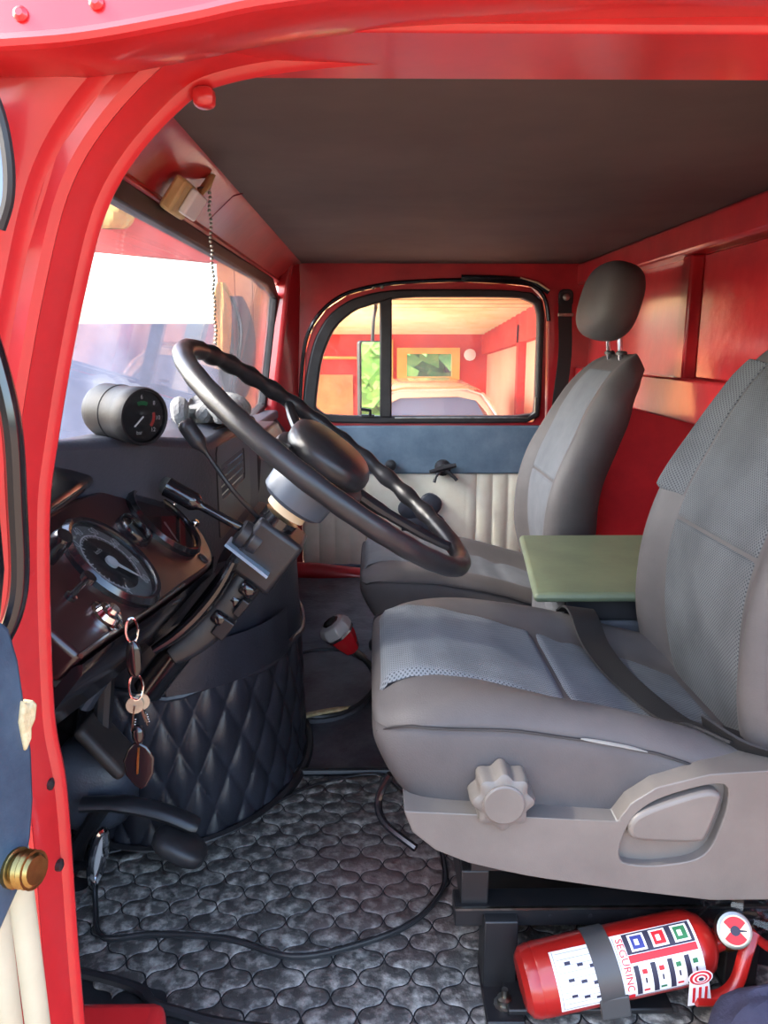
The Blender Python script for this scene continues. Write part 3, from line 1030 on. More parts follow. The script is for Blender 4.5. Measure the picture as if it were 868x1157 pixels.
# black fascia folded down and back under the plate
ed = [(0.13, 0.072), (0.096, 0.080), (-0.03, 0.069), (-0.15, 0.056), (-0.24, 0.044), (-0.30, 0.038)]
g = G().loft([[cpt(a, b, h) + Vector(q) for h, q in ((-0.012, (0, 0, 0)), (-0.002, (0.002, 0, -0.004)), (-0.004, (0.002, 0, -0.012)), (-0.01, (-0.055, 0, -0.085)), (-0.03, (-0.07, 0, -0.08)))] for a, b in ed])
build('lower_fascia', g, M['gloss_black'], db, smooth=0.8)
g = G().tube([cpt(a, b - 0.002, 0.001) for a, b in ed[2:]], 0.0022, 8)
build('plate_bead', g, M['steel'], db)
# cowl with two rocker slots above the cluster's near end
g = G().prism([(-0.30, -0.17), (-0.10, -0.15), (0.02, -0.115), (0.05, -0.098), (-0.05, -0.09), (-0.30, -0.075)], CF, -0.05, 0.012)
build('cluster_cowl', g, M['gloss_black'], db, bevel=0.01, seg=3)
for a in (-0.155, -0.105):
    g = G().ball(cpt(a, -0.125, 0.014), (0.010, 0.020, 0.006), Matrix.Rotation(R(45), 3, 'Y') @ Matrix.Rotation(R(60), 3, 'Z'), 0.8, 8, 12)
    build('rocker', g, M['strap_grey'], db)


def gauge(name, a, b, r, face, kids):
    g = G()
    n = 40
    c = cpt(a, b)
    g.lathe([(r * 0.99, -0.01), (r * 1.13, -0.004), (r * 1.14, 0.006), (r * 1.06, 0.011), (r * 0.99, 0.010), (r * 0.97, 0.002), (r * 0.97, -0.004)], c, cn_, n, False)
    root = build(name, g, M['gloss_black'], db)
    g = G().lathe([(r * 0.98, -0.006), (r * 0.98, 0.0012)], c, cn_, n)
    build('dial_face', g, face, root)
    for k, (gg, m) in kids.items():
        build(k, gg, m, root)
    g = G().lathe([(r * 0.975, 0.0068), (r * 0.975, 0.0074)], c, cn_, n)
    build('dial_glass', g, M['dial_glass'], root)
    return root


def ringface(a, b, r0, r1, h, n=48, a0=0, a1=360):
    g = G()
    P = []
    for k in range(n + 1):
        t = R(a0 + (a1 - a0) * k / n)
        P.append((cpt(a + r0 * cos(t), b + r0 * sin(t), h), cpt(a + r1 * cos(t), b + r1 * sin(t), h)))
    g.add([q for p in P for q in p], [(2 * k, 2 * k + 1, 2 * k + 3, 2 * k + 2) for k in range(n)])
    return g


SA, SB, SR = -0.123, -0.008, 0.056
num = G()
for k, s in enumerate(('0', '10', '20', '30', '40', '50', '60', '70', '80')):
    t = R(125 + 290 * k / 8)
    ca, cb = SA + 0.0465 * cos(t), SB + 0.0465 * sin(t)
    # upright letters on the plate: reading along +Y, tops towards -cd
    vs, fs = text(s, 0.016, lambda x, y: cpt(ca + x * 0.9, cb - y, 0.0030))
    num.add(vs, fs)
tick = G()
for k in range(33):
    t = R(125 + 290 * k / 32)
    r0 = 0.034 if k % 4 == 0 else 0.0362
    d = Vector((cos(t), sin(t)))
    e = Vector((-d.y, d.x)) * 0.0007
    pts = [d * r0 + e, d * 0.039 + e, d * 0.039 - e, d * r0 - e]
    tick.add([cpt(SA + p.x, SB + p.y, 0.0030) for p in pts], [(0, 1, 2, 3)])
arc = ringface(SA, SB, 0.0385, 0.0400, 0.0029, 48, 120, 420)
tick.add(arc.v, arc.f)
ndl = G().tube([cpt(SA, SB, 0.0042), cpt(SA + 0.018, SB + 0.030, 0.0042)], [0.0018, 0.0008], 6)
ndl.lathe([(0.008, 0.0), (0.008, 0.003), (0.006, 0.004)], cpt(SA, SB, 0.002), cn_, 18)
odo = G()
vs, fs = text('km/h', 0.008, lambda x, y: cpt(SA + x, SB - 0.018 - y, 0.0022))
odo.add(vs, fs)
gauge('speedometer', SA, SB, SR, M['dial_face'], {'number_ring': (ringface(SA, SB, 0.036, 0.0545, 0.0021), M['dial_ring']), 'numerals': (num, M['dial_white']), 'ticks': (tick, M['dial_white']), 'needle': (ndl, M['dial_white']), 'lettering': (odo, M['dial_white'])})
TA2, TB2 = 0.078, -0.004
ndl = G().tube([cpt(TA2, TB2, 0.0036), cpt(TA2 - 0.02, TB2 + 0.03, 0.0036)], [0.0016, 0.0008], 6)
gauge('round_gauge', TA2, TB2, 0.053, M['dial_face'], {'needle': (ndl, M['dial_ring'])})
gauge('small_gauge', -0.017, -0.020, 0.021, M['dial_face'], {'scale': (ringface(-0.017, -0.020, 0.010, 0.017, 0.0024, 24, 150, 300), M['ivory'])})
# switches on the plate
g = G().lathe([(0.018, 0), (0.018, 0.003), (0.014, 0.004), (0.012, 0.009), (0.007, 0.010), (0.006, 0.014)], cpt(-0.218, 0.028), cn_, 22)
build('chrome_knob', g, M['chrome'], db)['label'] = 'chrome ignition bezel'
g = G().lathe([(0.006, 0), (0.006, 0.004), (0.003, 0.005), (0.0025, 0.022), (0.007, 0.024), (0.007, 0.030)], cpt(-0.235, -0.008), cn_, 14)
build('pull_switch', g, M['gloss_black'], db)
g = G().lathe([(0.011, 0), (0.010, 0.030), (0.008, 0.034)], cpt(-0.205, -0.052), cn_ + Vector((0, -0.25, 0)), 16)
build('pull_switch', g, M['gloss_black'], db)
g = G().lathe([(0.008, 0), (0.008, 0.002), (0.003, 0.003)], cpt(0.085, 0.066), cn_, 14)
build('plug_hole', g, M['rubber'], db)
for a, b in ((0.135, -0.052), (0.150, -0.015), (0.155, 0.025)):
    g = G().lathe([(0.006, 0), (0.006, 0.006), (0.004, 0.010)], cpt(a, b), cn_, 12)
    build('indicator', g, M['chrome'], db)

# ================================================================ steering column, levers and wheel
st = thing('steering_wheel', (-0.25, 1.03, 0.35), 'black steering wheel on a steeply leaning column', 'steering wheel')
WC = Vector((-0.060, 1.022, 0.655))
wt = 0.6655
wu_ = Vector((cos(wt), 0, -sin(wt)))
wa_ = Vector((sin(wt), 0, cos(wt)))
wv_ = Vector((0, 1, 0))
WR = 0.227
rp, rr = [], []
NN = 160
for k in range(NN):
    a = 2 * pi * k / NN
    rp.append(WC + wu_ * (WR * cos(a)) + wv_ * (WR * sin(a)))
    # finger grips on the far side
    amp = 0.0017 if 0.15 * pi < a < 0.95 * pi else 0.0003
    rr.append(0.0128 + amp * sin(30 * a))
g = G()
rings = []
for k in range(NN + 1):
    i = k % NN
    a = 2 * pi * i / NN
    rad = wu_ * cos(a) + wv_ * sin(a)
    rings.append([rp[i] + rad * (cos(2 * pi * j / 14) * rr[i]) + wa_ * (sin(2 * pi * j / 14) * rr[i]) for j in range(14)])
g.loft(rings, True, False, False)
build('rim', g, M['black'], st)
hubc = WC - wa_ * 0.006
for su, dv in ((1, 0.16), (-0.45, 1), (-0.75, -1)):
    for _ in (0,):
        d = (wu_ * su + wv_ * dv).normalized()
        pth = [hubc + d * 0.04 - wa_ * 0.012, hubc + d * 0.10 - wa_ * 0.012, hubc + d * 0.18 - wa_ * 0.004, WC + d * 0.232]
        g = G().tube(catmull(pth, 5), [0.012] * 6 + [0.010] * 5 + [0.009] * 5, 10, flat=0.75, up=wa_)
        build('spoke', g, M['black'], st)
g = G().ball(hubc + wa_ * 0.008, (0.062, 0.095, 0.024), Matrix.Rotation(wt, 3, 'Y'), 0.75, 14, 28)
build('horn_pad', g, M['black'], st)
g = G().ball(hubc - wa_ * 0.018, (0.070, 0.092, 0.020), Matrix.Rotation(wt, 3, 'Y'), 0.7, 12, 28)
build('hub_shell', g, M['black'], st)
g = G().lathe([(0.040, -0.078), (0.047, -0.072), (0.050, -0.020), (0.046, -0.010)], hubc, wa_, 26)
build('column_shroud', g, mat('grey_blue_plastic', (78, 86, 98), 0.4), st, smooth=0.6)
g = G().lathe([(0.024, -0.092), (0.029, -0.091), (0.029, -0.080), (0.024, -0.078)], hubc, wa_, 24)
build('collar', g, M['ivory'], st)
g = G().lathe([(0.022, -0.42), (0.022, -0.15), (0.026, -0.145), (0.026, -0.098)], hubc, wa_, 22)
build('column', g, M['gloss_black'], st)
# housing block with clamps
rot = Matrix.Rotation(wt, 3, 'Y')
g = G().box(hubc - wa_ * 0.155 + Vector((0.012, 0.012, -0.006)), (0.072, 0.085, 0.085), rot)
g.box(hubc - wa_ * 0.215 + Vector((0.010, 0.012, -0.01)), (0.050, 0.065, 0.06), rot)
build('switch_housing', g, M['black'], st, bevel=0.008, seg=3)
g = G()
for k in range(5):
    g.ball(hubc - wa_ * (0.20 + 0.028 * k) + wu_ * (0.022 - 0.003 * k) + Vector((0, -0.03 + 0.012 * (k % 2), 0)), (0.012, 0.012, 0.010), rot, 0.6, 8, 10)
build('clamp_bolt', g, M['gloss_black'], st)
# curved glossy bracket along the near side of the column
bp_ = catmull([(-0.185, 0.985, 0.520), (-0.205, 0.98, 0.485), (-0.232, 0.975, 0.452), (-0.262, 0.965, 0.425), (-0.290, 0.955, 0.408)], 6)
g = G().tube(bp_, [0.014 + 0.0065 * sin(pi * k / 24) for k in range(25)], 12, flat=0.45, up=(0.6, 0.1, 0.8))
build('bracket', g, M['gloss_black'], st)
bp2 = [p + Vector((0.016, 0.02, -0.020)) for p in bp_]
g = G().tube(bp2, [0.012 + 0.010 * sin(pi * k / 24) for k in range(25)], 12, flat=0.35, up=(0.4, -0.7, 0.5))
g.box(bp2[12] + Vector((0.012, -0.004, -0.006)), (0.020, 0.02, 0.03), rot).box(bp2[7] + Vector((0.014, -0.004, -0.006)), (0.012, 0.02, 0.026), rot)
build('bracket', g, M['black'], st, bevel=0.002)
# levers
g = G().tube(catmull([(-0.157, 1.02, 0.548), (-0.18, 1.0, 0.564), (-0.222, 1.0, 0.588), (-0.242, 1.0, 0.600), (-0.272, 1.0, 0.618)], 5), [0.006] * 12 + [0.008, 0.011] + [0.013] * 6 + [0.0135], 12)
build('shift_stalk', g, M['gloss_black'], st)
g = G().lathe([(0.012, 0), (0.0125, 0.002), (0.008, 0.004)], (-0.272, 1.0, 0.618), (-0.5, -0.75, 0.35), 16)
build('stalk_cap', g, M['steel'], st)
g = G().tube(catmull([(-0.150, 1.03, 0.560), (-0.185, 1.0, 0.612), (-0.218, 1.0, 0.662), (-0.232, 1.0, 0.682), (-0.246, 1.0, 0.704)], 5), [0.0035] * 11 + [0.006, 0.009, 0.011] + [0.0115] * 5 + [0.0105, 0.007], 12)
build('signal_stalk', g, M['black'], st)
g = G().lathe([(0.014, -0.02), (0.019, -0.018), (0.019, -0.006), (0.016, -0.004), (0.019, 0.0), (0.019, 0.012), (0.012, 0.014)], (-0.165, 1.005, 0.545), (0.78, 0.1, -0.6), 18)
build('stalk_boot', g, M['rubber'], st)
g = G().prism([(-0.035, -0.020), (0.035, -0.026), (0.035, 0.024), (-0.035, 0.020)], ((-0.168, 1.0, 0.522), (0.78, 0, -0.62), (0, 1, 0), (0.62, 0, 0.78)), -0.002, 0.002)
build('switch_plate', g, mat('pale_blue_metal', (150, 176, 200), 0.3, metal=0.4), st)

# ================================================================ things on and around the dash
gp = thing('gauge_pod', (-0.32, 0.99, 0.68), 'black round auxiliary gauge pod on the dash top', 'gauge')
pa = Vector((0.80, -0.58, -0.06)).normalized()
pc = Vector((-0.316, 0.985, 0.715))
g = G().lathe([(0.024, -0.046), (0.0325, -0.043), (0.0350, -0.036), (0.0350, -0.010), (0.0358, -0.009), (0.0358, -0.006), (0.0350, -0.005), (0.0350, 0.018), (0.0362, 0.020), (0.0366, 0.036), (0.035, 0.041), (0.0325, 0.040), (0.032, 0.033)], pc, pa, 40)
build('pod_body', g, M['pod'], gp)
pu = Vector((0.58, 0.80, 0)).normalized()
pv = pa.cross(pu)
if pv.z < 0:
    pv = -pv
pf = lambda x, y, h=0.041: pc + pa * (h - 0.006) + pu * x * 0.83 + pv * y * 0.83
g = G().lathe([(0.0322, 0.0335), (0.0322, 0.0345)], pc, pa, 32)
build('dial_face', g, M['dial_face'], gp)


def parc(r0, r1, a0, a1, n=14):
    g = G()
    for k in range(n + 1):
        t = R(a0 + (a1 - a0) * k / n)
        g.v += [tuple(pf(r0 * cos(t), r0 * sin(t))), tuple(pf(r1 * cos(t), r1 * sin(t)))]
    g.add([], [])
    g.f = [(2 * k, 2 * k + 1, 2 * k + 3, 2 * k + 2) for k in range(n)]
    g.mi = [0] * n
    return g


build('green_arc', parc(0.017, 0.023, 60, 112), M['dial_green'], gp)
build('red_arc', parc(0.019, 0.024, -45, 12), M['dial_red'], gp)
g = G()
for s, a in (('6', 90), ('8', 40), ('10', -8), ('12', -48)):
    cx_, cy_ = 0.029 * cos(R(a)), 0.029 * sin(R(a))
    vs, fs = text(s, 0.009, lambda x, y: pf(cx_ + x, cy_ + y, 0.0412))
    g.add(vs, fs)
vs, fs = text('bar', 0.008, lambda x, y: pf(x - 0.006, y - 0.024, 0.0412))
g.add(vs, fs)
build('numerals', g, M['dial_white'], gp)
g = G().tube([pf(-0.016, -0.014, 0.043), pf(0.0, 0.0, 0.043)], [0.0012, 0.0012], 6)
build('needle', g, M['dial_white'], gp)
g = G().lathe([(0.0323, 0.0378), (0.0323, 0.0385)], pc, pa, 32)
build('dial_glass', g, M['dial_glass'], gp)

# work glove crumpled on the dash
gl = thing('work_glove', (-0.33, 1.36, 0.664), 'crumpled grey knitted work glove on the dash top', 'glove')
random.seed(9)


def glovebody(u, v):
    a = 2 * pi * v
    t = u
    x = -0.352 + 0.105 * t + 0.01 * sin(9 * t)
    w = 0.070 * (sin(pi * min(1, max(0.02, t * 0.94 + 0.04))) ** 0.4)
    h = 0.024 * (sin(pi * min(1, max(0.02, t * 0.94 + 0.04))) ** 0.5)
    r = 1 + 0.14 * sin(5 * a + 11 * t) + 0.08 * sin(3 * a - 17 * t)
    return Vector((x, 1.38 + w * cos(a) * r, 0.664 + h + h * sin(a) * r))


g = G().grid(glovebody, 26, 24)
build('palm', g, M['glove'], gl)
for k, (dx, dy, ln, an) in enumerate(((0, -0.050, 0.075, -40), (0.01, -0.02, 0.085, -15), (0.012, 0.012, 0.085, 8), (0.0, 0.045, 0.07, 30), (-0.06, -0.055, 0.06, -80))):
    s0 = Vector((-0.288 + dx * 0.6, 1.36 + dy, 0.682))
    d = Vector((cos(R(an)), sin(R(an)), 0))
    pth = [s0, s0 + d * ln * 0.35 + Vector((0, 0, 0.020)), s0 + d * ln * 0.6 + Vector((0, 0, 0.006)), s0 + d * ln * 0.5 + Vector((0, 0.005, -0.006))]
    g = G().tube(catmull(pth, 5), [0.015] * 9 + [0.0145, 0.014, 0.013, 0.012, 0.011, 0.009, 0.006], 10)
    build('glove_finger', g, M['glove'], gl)

# bracket with bead chain on the header
cb = thing('sun_visor_clip', (-0.29, 1.20, 1.01), 'small cream wooden block fixed on the red header', 'ornament')
g = G().box((-0.283, 1.205, 1.010), (0.020, 0.082, 0.052), Matrix.Rotation(R(35), 3, 'Y'))
build('block', g, M['wood_cream'], cb, bevel=0.005)
g = G().box((-0.268, 1.222, 1.003), (0.012, 0.066, 0.040), Matrix.Rotation(R(35), 3, 'Y'))
build('clip_plate', g, M['paper'], cb, bevel=0.003)
g = G().tube([(-0.272, 1.265, 1.02), (-0.262, 1.29, 1.042), (-0.256, 1.31, 1.062)], [0.006, 0.010, 0.007], 10, flat=0.5)
build('peg', g, M['wood_cream'], cb)
bc = thing('bead_chain', (-0.262, 1.30, 1.05), 'thin bead chain hanging from the red header before the windshield', 'chain')
g = G()
z = 1.040
k = 0
while z > 0.80:
    g.ball((-0.258 + 0.001 * sin(k), 1.295 - 0.0012 * sin(k * 1.7), z), (0.0028, 0.0028, 0.0030), None, 1, 5, 8)
    z -= 0.0066
    k += 1
build('beads', g, M['steel'], bc)['kind'] = 'stuff'
g = G().tube([(-0.270, 1.27, 1.036), (-0.258, 1.295, 1.042), (-0.257, 1.297, 1.04)], 0.002, 6)
build('hook', g, M['steel'], bc)

# keys hanging from the lower fascia
kr = thing('key_ring', (-0.262, 0.76, 0.44), 'bunch of keys on chrome rings with a black leather tag', 'keys')


def ring(c, r, th, rot):
    P = [Vector(c) + rot @ Vector((r[0] * cos(2 * pi * k / 24), 0, r[1] * sin(2 * pi * k / 24))) for k in range(24)]
    return G().tube(P, th, 6, closed=True)


KY = 0.702
KX = lambda px: (px - 433.5 + 1) / 870 * 0.0 + px
def kp(px, py):
    """metres on the plane the keys hang in"""
    return ((-0.2447 + (px - 143) * 0.000862) * 0.955, KY, 0.80 + (-0.270 - (py - 695) * 0.000905) * 0.955)


I3 = Matrix.Rotation(R(25), 3, 'Z')
build('split_ring', ring(kp(144, 707), (0.0055, 0.0125), 0.0012, I3), M['chrome'], kr)
g = G().ball(kp(144, 741), (0.0075, 0.005, 0.019), None, 0.8, 12, 14)
build('fob', g, M['gloss_black'], kr)
g = G().tube(catmull([kp(141, 727), kp(144, 721), kp(149, 727), kp(150, 741), kp(148, 755)], 5), [0.0022] * 21, 8)
build('fob_clip', g, M['chrome'], kr)
build('split_ring', ring(kp(144, 775), (0.0065, 0.0135), 0.0012, I3), M['chrome'], kr)
for (px, py, tx, ty, dy) in ((141, 797, 135, 829, 0), (147, 795, 153, 824, 0.004), (144, 798, 149, 822, 0.008)):
    c = Vector(kp(px, py)) + Vector((0, dy, 0))
    t = Vector(kp(tx, ty)) + Vector((0, dy, 0))
    g = G().lathe([(0.0085, -0.0008), (0.0085, 0.0008)], c, (0.2, -1, 0.1), 18)
    g.tube([c, (c + t) / 2, t], [0.0026, 0.0022, 0.0016], 6, flat=0.5)
    for q in range(4):
        g.ball(c.lerp(t, 0.55 + 0.1 * q) + Vector((0.0016, 0, 0)), (0.0016, 0.0008, 0.001), None, 1, 4, 6)
    build('key', g, M['steel'], kr)
g = G().ball(kp(143, 833), (0.0065, 0.006, 0.010), None, 0.9, 10, 14)
build('bead', g, M['gloss_black'], kr)
g = G().tube([kp(143, 822), kp(143, 845)], 0.001, 6)
build('cord', g, M['rubber'], kr)
tagp = [kp(x, y) for x, y in ((143, 842), (152, 848), (160, 862), (158, 882), (149, 898), (142, 903), (134, 898), (124, 884), (122, 866), (129, 851), (137, 843))]
g = G().prism([(p[0], p[2]) for p in tagp], XZ, KY - 0.002, KY + 0.002)
build('leather_tag', g, M['gloss_black'], kr, bevel=0.0018)
g = G().tube([kp(143, 848), kp(141, 862), kp(139, 881)], 0.0012, 6)
g.v = [(a, b - 0.003, c) for a, b, c in g.v]
build('tag_string', g, M['brass'], kr)

# pedals
pd = thing('brake_pedal', (-0.40, 1.06, 0.17), 'worn black hanging pedal pad behind the keys', 'pedal')
g = G().box((-0.398, 1.05, 0.222), (0.020, 0.075, 0.098), Matrix.Rotation(R(-38), 3, 'Y'))
build('pad', g, mat('brown_black_rubber', (58, 50, 46), 0.55, rgb2=(40, 36, 36), nscale=20), pd, bevel=0.009, seg=3)
g = G().tube([(-0.41, 1.07, 0.235), (-0.40, 1.08, 0.33), (-0.36, 1.10, 0.44)], 0.014, 10)
build('arm', g, M['black'], pd)
pd = thing('clutch_pedal', (-0.33, 1.02, 0.08), 'black low pedal lying across the quilted cover', 'pedal')
g = G().tube(catmull([(-0.43, 1.02, 0.140), (-0.37, 1.02, 0.140), (-0.31, 1.02, 0.125), (-0.262, 1.02, 0.102)], 5), [0.015] * 5 + [0.017] * 10 + [0.014], 12, flat=0.7)
build('arm', g, M['black'], pd)
g = G().ball((-0.285, 1.00, 0.084), (0.042, 0.030, 0.016), Matrix.Rotation(R(30), 3, 'Y'), 0.7, 10, 16)
build('pad', g, M['rubber'], pd)
g = G().tube([(-0.40, 1.03, 0.135), (-0.45, 1.05, 0.06), (-0.47, 1.06, 0.0)], 0.012, 10)
build('stem', g, M['black'], pd)
pd = thing('accelerator_pedal', (-0.41, 1.0, 0.0), 'chrome-rimmed oval pedal standing edge-on at the left', 'pedal')
fpd = ((-0.409, 1.0, 0.068), (0.75, 0.60, 0.0), (-0.24, 0.10, -0.95), (0.6, -0.75, -0.2))
ov = [(0.010 * cos(2 * pi * k / 24), 0.050 * sin(2 * pi * k / 24)) for k in range(24)]
g = G().prism(ov, fpd, -0.004, 0.003)
build('plate', g, M['knob_clear'], pd, bevel=0.002)
g = G().tube([Vector(fpd[0]) + Vector(fpd[1]) * (p[0] + 0.003) + Vector(fpd[2]) * p[1] + Vector(fpd[3]) * 0.003 for p in ov], 0.0055, 8, closed=True)
build('rim', g, M['chrome'], pd)
g = G().tube([(-0.415, 1.005, 0.05), (-0.45, 1.03, 0.03), (-0.47, 1.04, 0.0)], 0.007, 8)
build('stem', g, M['black'], pd)
hb = thing('hanging_flap', (-0.42, 1.02, 0.13), 'dark leather boot bulging behind the pedals', 'boot')
g = G().ball((-0.44, 1.10, 0.13), (0.070, 0.060, 0.075), None, 0.8, 12, 18)
build('boot_body', g, M['black_vinyl'], hb)
g = G().tube(catmull([(-0.33, 1.085, 0.44), (-0.36, 1.085, 0.385), (-0.40, 1.075, 0.32), (-0.43, 1.07, 0.275)], 5), [0.020] * 6 + [0.024] * 10, 12, flat=0.5)
build('boot_strap', g, M['black_vinyl'], hb)

# gear lever
gs = thing('gear_lever', (0.02, 1.66, 0.03), 'gear lever with a red and silver knob rising from the floor', 'gear lever')
ka = Vector((-0.55, -0.10, 0.80)).normalized()
kc = Vector((-0.055, 1.60, 0.150))
g = G().lathe([(0.015, -0.015), (0.020, -0.010), (0.031, 0.022), (0.034, 0.040)], kc, ka, 8)
build('knob', g, M['shift_red'], gs, bevel=0.002)
g = G().lathe([(0.035, 0.040), (0.038, 0.044), (0.038, 0.058), (0.032, 0.068), (0.018, 0.072)], kc, ka, 8)
build('knob_cap', g, M['knob_clear'], gs, bevel=0.002)
g = G().lathe([(0.021, 0.068), (0.019, 0.074), (0.012, 0.075)], kc, ka, 8)
build('knob_inset', g, M['gloss_black'], gs, bevel=0.001)
g = G().lathe([(0.0335, 0.034), (0.036, 0.036), (0.036, 0.041)], kc, ka, 8, False)
build('knob_band', g, M['chrome'], gs)
g = G().tube(catmull([kc - ka * 0.01, kc - ka * 0.06 + Vector((0.01, 0.01, 0)), (0.035, 1.64, 0.03)], 5), [0.009] * 4 + [0.006] * 7, 10)
build('shaft', g, M['steel'], gs)
g = G().lathe([(0.045, 0), (0.035, 0.012), (0.020, 0.025), (0.014, 0.045)], (0.03, 1.66, 0.012), (-0.3, 0, 0.95), 18)
build('boot', g, M['rubber'], gs)
g = G().ball((0.005, 1.66, 0.128), (0.018, 0.018, 0.016), None, 0.8, 10, 12).tube([(0.01, 1.66, 0.12), (0.03, 1.67, 0.03)], 0.006, 8)
build('splitter_lever', g, M['black'], gs)

# ================================================================ seats


def make_seat(name, base, label, yc, cx, cz, bx, bz, driver):
    t = thing(name, base, label, 'seat')
    HW = 0.21
    ins_t = [(0.0, 0.372), (0.02, 0.398), (0.05, 0.406), (0.09, 0.402), (0.15, 0.388), (0.233, 0.364), (0.30, 0.342), (0.36, 0.322), (0.46, 0.296)]
    cre_t = [(0.0, 0.362), (0.02, 0.386), (0.05, 0.396), (0.10, 0.403), (0.15, 0.402), (0.25, 0.388), (0.31, 0.375), (0.38, 0.354), (0.50, 0.325)]
    bot_t = [(-0.004, 0.340), (0.0, 0.328), (0.012, 0.305), (0.03, 0.275), (0.06, 0.245), (0.10, 0.22), (0.50, 0.16)]
    wid_t = [(-0.004, 0.165), (0.0, 0.180), (0.012, 0.196), (0.03, 0.205), (0.06, 0.210), (0.50, 0.212)]

    def top(x, y):
        a = abs(y)
        zi, zc = interp(ins_t, x), interp(cre_t, x)
        if a < 0.12:
            return zi - 0.004 * (1 - (a / 0.12) ** 2) * 0
        if a < 0.165:
            k = (a - 0.12) / 0.045
            k = k * k * (3 - 2 * k)
            return zi + (zc - zi) * k
        return zc
    rings = []
    for x in (-0.004, 0.0, 0.012, 0.03, 0.06, 0.10, 0.15, 0.20, 0.26, 0.32, 0.38, 0.44, 0.50):
        w = interp(wid_t, x)
        zb = interp(bot_t, x)
        xs = max(x, 0)
        if x < 0:
            tp = lambda y: 0.366
        elif x < 0.001:
            tp = lambda y: 0.378
        else:
            tp = lambda y: top(xs, y)
        zc = tp(0.17)
        s = w / 0.21
        seam = zc - min(interp([(0, 0.006), (0.03, 0.016), (0.10, 0.030)], xs), (zc - zb) * 0.45)
        half = [(0.0, tp(0)), (0.07 * s, tp(0.07)), (0.118 * s, tp(0.118)), (0.140 * s, tp(0.14)), (0.165 * s, tp(0.17)), (0.188 * s, zc - 0.004), (0.204 * s, zc - 0.018), (0.2085 * s, seam + 0.002), (0.2065 * s, seam - 0.003), (0.212 * s, seam - 0.010), (0.214 * s, (seam + zb) / 2), (0.205 * s, zb + 0.01), (0.15 * s, zb), (0.0, zb - 0.002)]
        loop = [(y, z) for y, z in half] + [(-y, z) for y, z in reversed(half[1:-1])]
        rings.append([Vector((x + cx, yc + y, z + cz)) for y, z in loop])
    g = G().loft(rings)
    build('cushion', g, M['seat_vinyl'], t, sub=2)

    def cush(x0, x1):
        def fn(u, v):
            x = x0 + (x1 - x0) * u
            y = -0.128 + 0.256 * v
            e = min(1, min(u, 1 - u) * (x1 - x0) / 0.010, min(v, 1 - v) * 0.256 / 0.010)
            return Vector((x + cx - 0.001, yc + y, top(x, y) + cz - 0.003 + 0.0068 * e ** 0.5))
        return G().grid(fn, 34, 26)
    build('fabric_panel', cush(0.004, 0.245), M['seat_fabric'] if driver else M['seat_smooth'], t, smooth=1.3)
    build('fabric_panel', cush(0.247, 0.47), M['seat_fabric'] if driver else M['seat_smooth'], t, smooth=1.3)
    # welt along the seam of the near side
    wl_ = []
    for k in range(24):
        x = 0.003 + 0.46 * k / 23
        wl_.append((x + cx, yc - 0.209 * interp(wid_t, x) / 0.21, interp(cre_t, x) - interp([(0, 0.006), (0.03, 0.016), (0.10, 0.030)], x) + cz))
    build('welt', G().tube(wl_, 0.0016, 6), M['rubber'], t)
    # ---- backrest
    fp = [(0.462, 0.235), (0.447, 0.285), (0.424, 0.371), (0.421, 0.447), (0.430, 0.521), (0.453, 0.593), (0.490, 0.663), (0.520, 0.718), (0.556, 0.772), (0.600, 0.816), (0.640, 0.836)]
    P = catmull([(x, 0, z) for x, z in fp], 3)
    N = len(P)
    wtab = [(0, 0.198), (0.15, 0.212), (0.5, 0.212), (0.75, 0.185), (0.9, 0.15), (1, 0.115)]
    dtab = [(0, 0.030), (0.2, 0.034), (0.45, 0.024), (0.7, 0.010), (1, 0.003)]
    ttab = [(0, 0.13), (0.3, 0.145), (0.7, 0.115), (0.9, 0.080), (1, 0.055)]

    def nrm(i):
        a, b = P[max(i - 1, 0)], P[min(i + 1, N - 1)]
        d = (b - a).normalized()
        return Vector((-d.z, 0, d.x))

    def surf(i, y, lift):
        s = i / (N - 1)
        w = interp(wtab, s)
        d = interp(dtab, s)
        a = abs(y) / w
        if a < 0.60:
            h = -d
        elif a < 0.85:
            k = (a - 0.60) / 0.25
            k = k * k * (3 - 2 * k)
            h = -d * (1 - k)
        else:
            k = (a - 0.85) / 0.15
            h = -0.028 * k * k
        i0 = int(min(N - 1, math.floor(i)))
        i1 = min(N - 1, i0 + 1)
        fr_ = i - i0
        p = P[i0].lerp(P[i1], fr_)
        n = nrm(i0).lerp(nrm(i1), fr_).normalized()
        q = p + n * (h + lift)
        return Vector((q.x + bx, yc + y, q.z + bz))
    rings = []
    for i in range(N):
        s = i / (N - 1)
        w = interp(wtab, s)
        T = interp(ttab, s)
        n = nrm(i)
        front = [surf(i, w * k, 0) for k in (-0.97, -0.86, -0.74, -0.62, -0.50, 0, 0.50, 0.62, 0.74, 0.86, 0.97)]
        c = Vector((P[i].x + bx, yc, P[i].z + bz))
        back = [c + n * h + Vector((0, w * k, 0)) for k, h in ((1.01, -0.045), (1.0, -T * 0.6), (0.86, -T * 0.92), (0.4, -T), (-0.4, -T), (-0.86, -T * 0.92), (-1.0, -T * 0.6), (-1.01, -0.045))]
        rings.append(front + back)
    lr = rings[-1]
    cen = sum(lr, Vector()) / len(lr)
    up_ = (P[-1] - P[-3]).normalized()
    rings.append([cen + (q - cen) * 0.72 + Vector((0.2 * up_.x, 0, up_.z)) * 0.016 for q in lr])
    rings.append([cen + (q - cen) * 0.30 + Vector((0.2 * up_.x, 0, up_.z)) * 0.020 for q in lr])
    build('backrest', G().loft(rings), M['seat_vinyl'], t, sub=2)

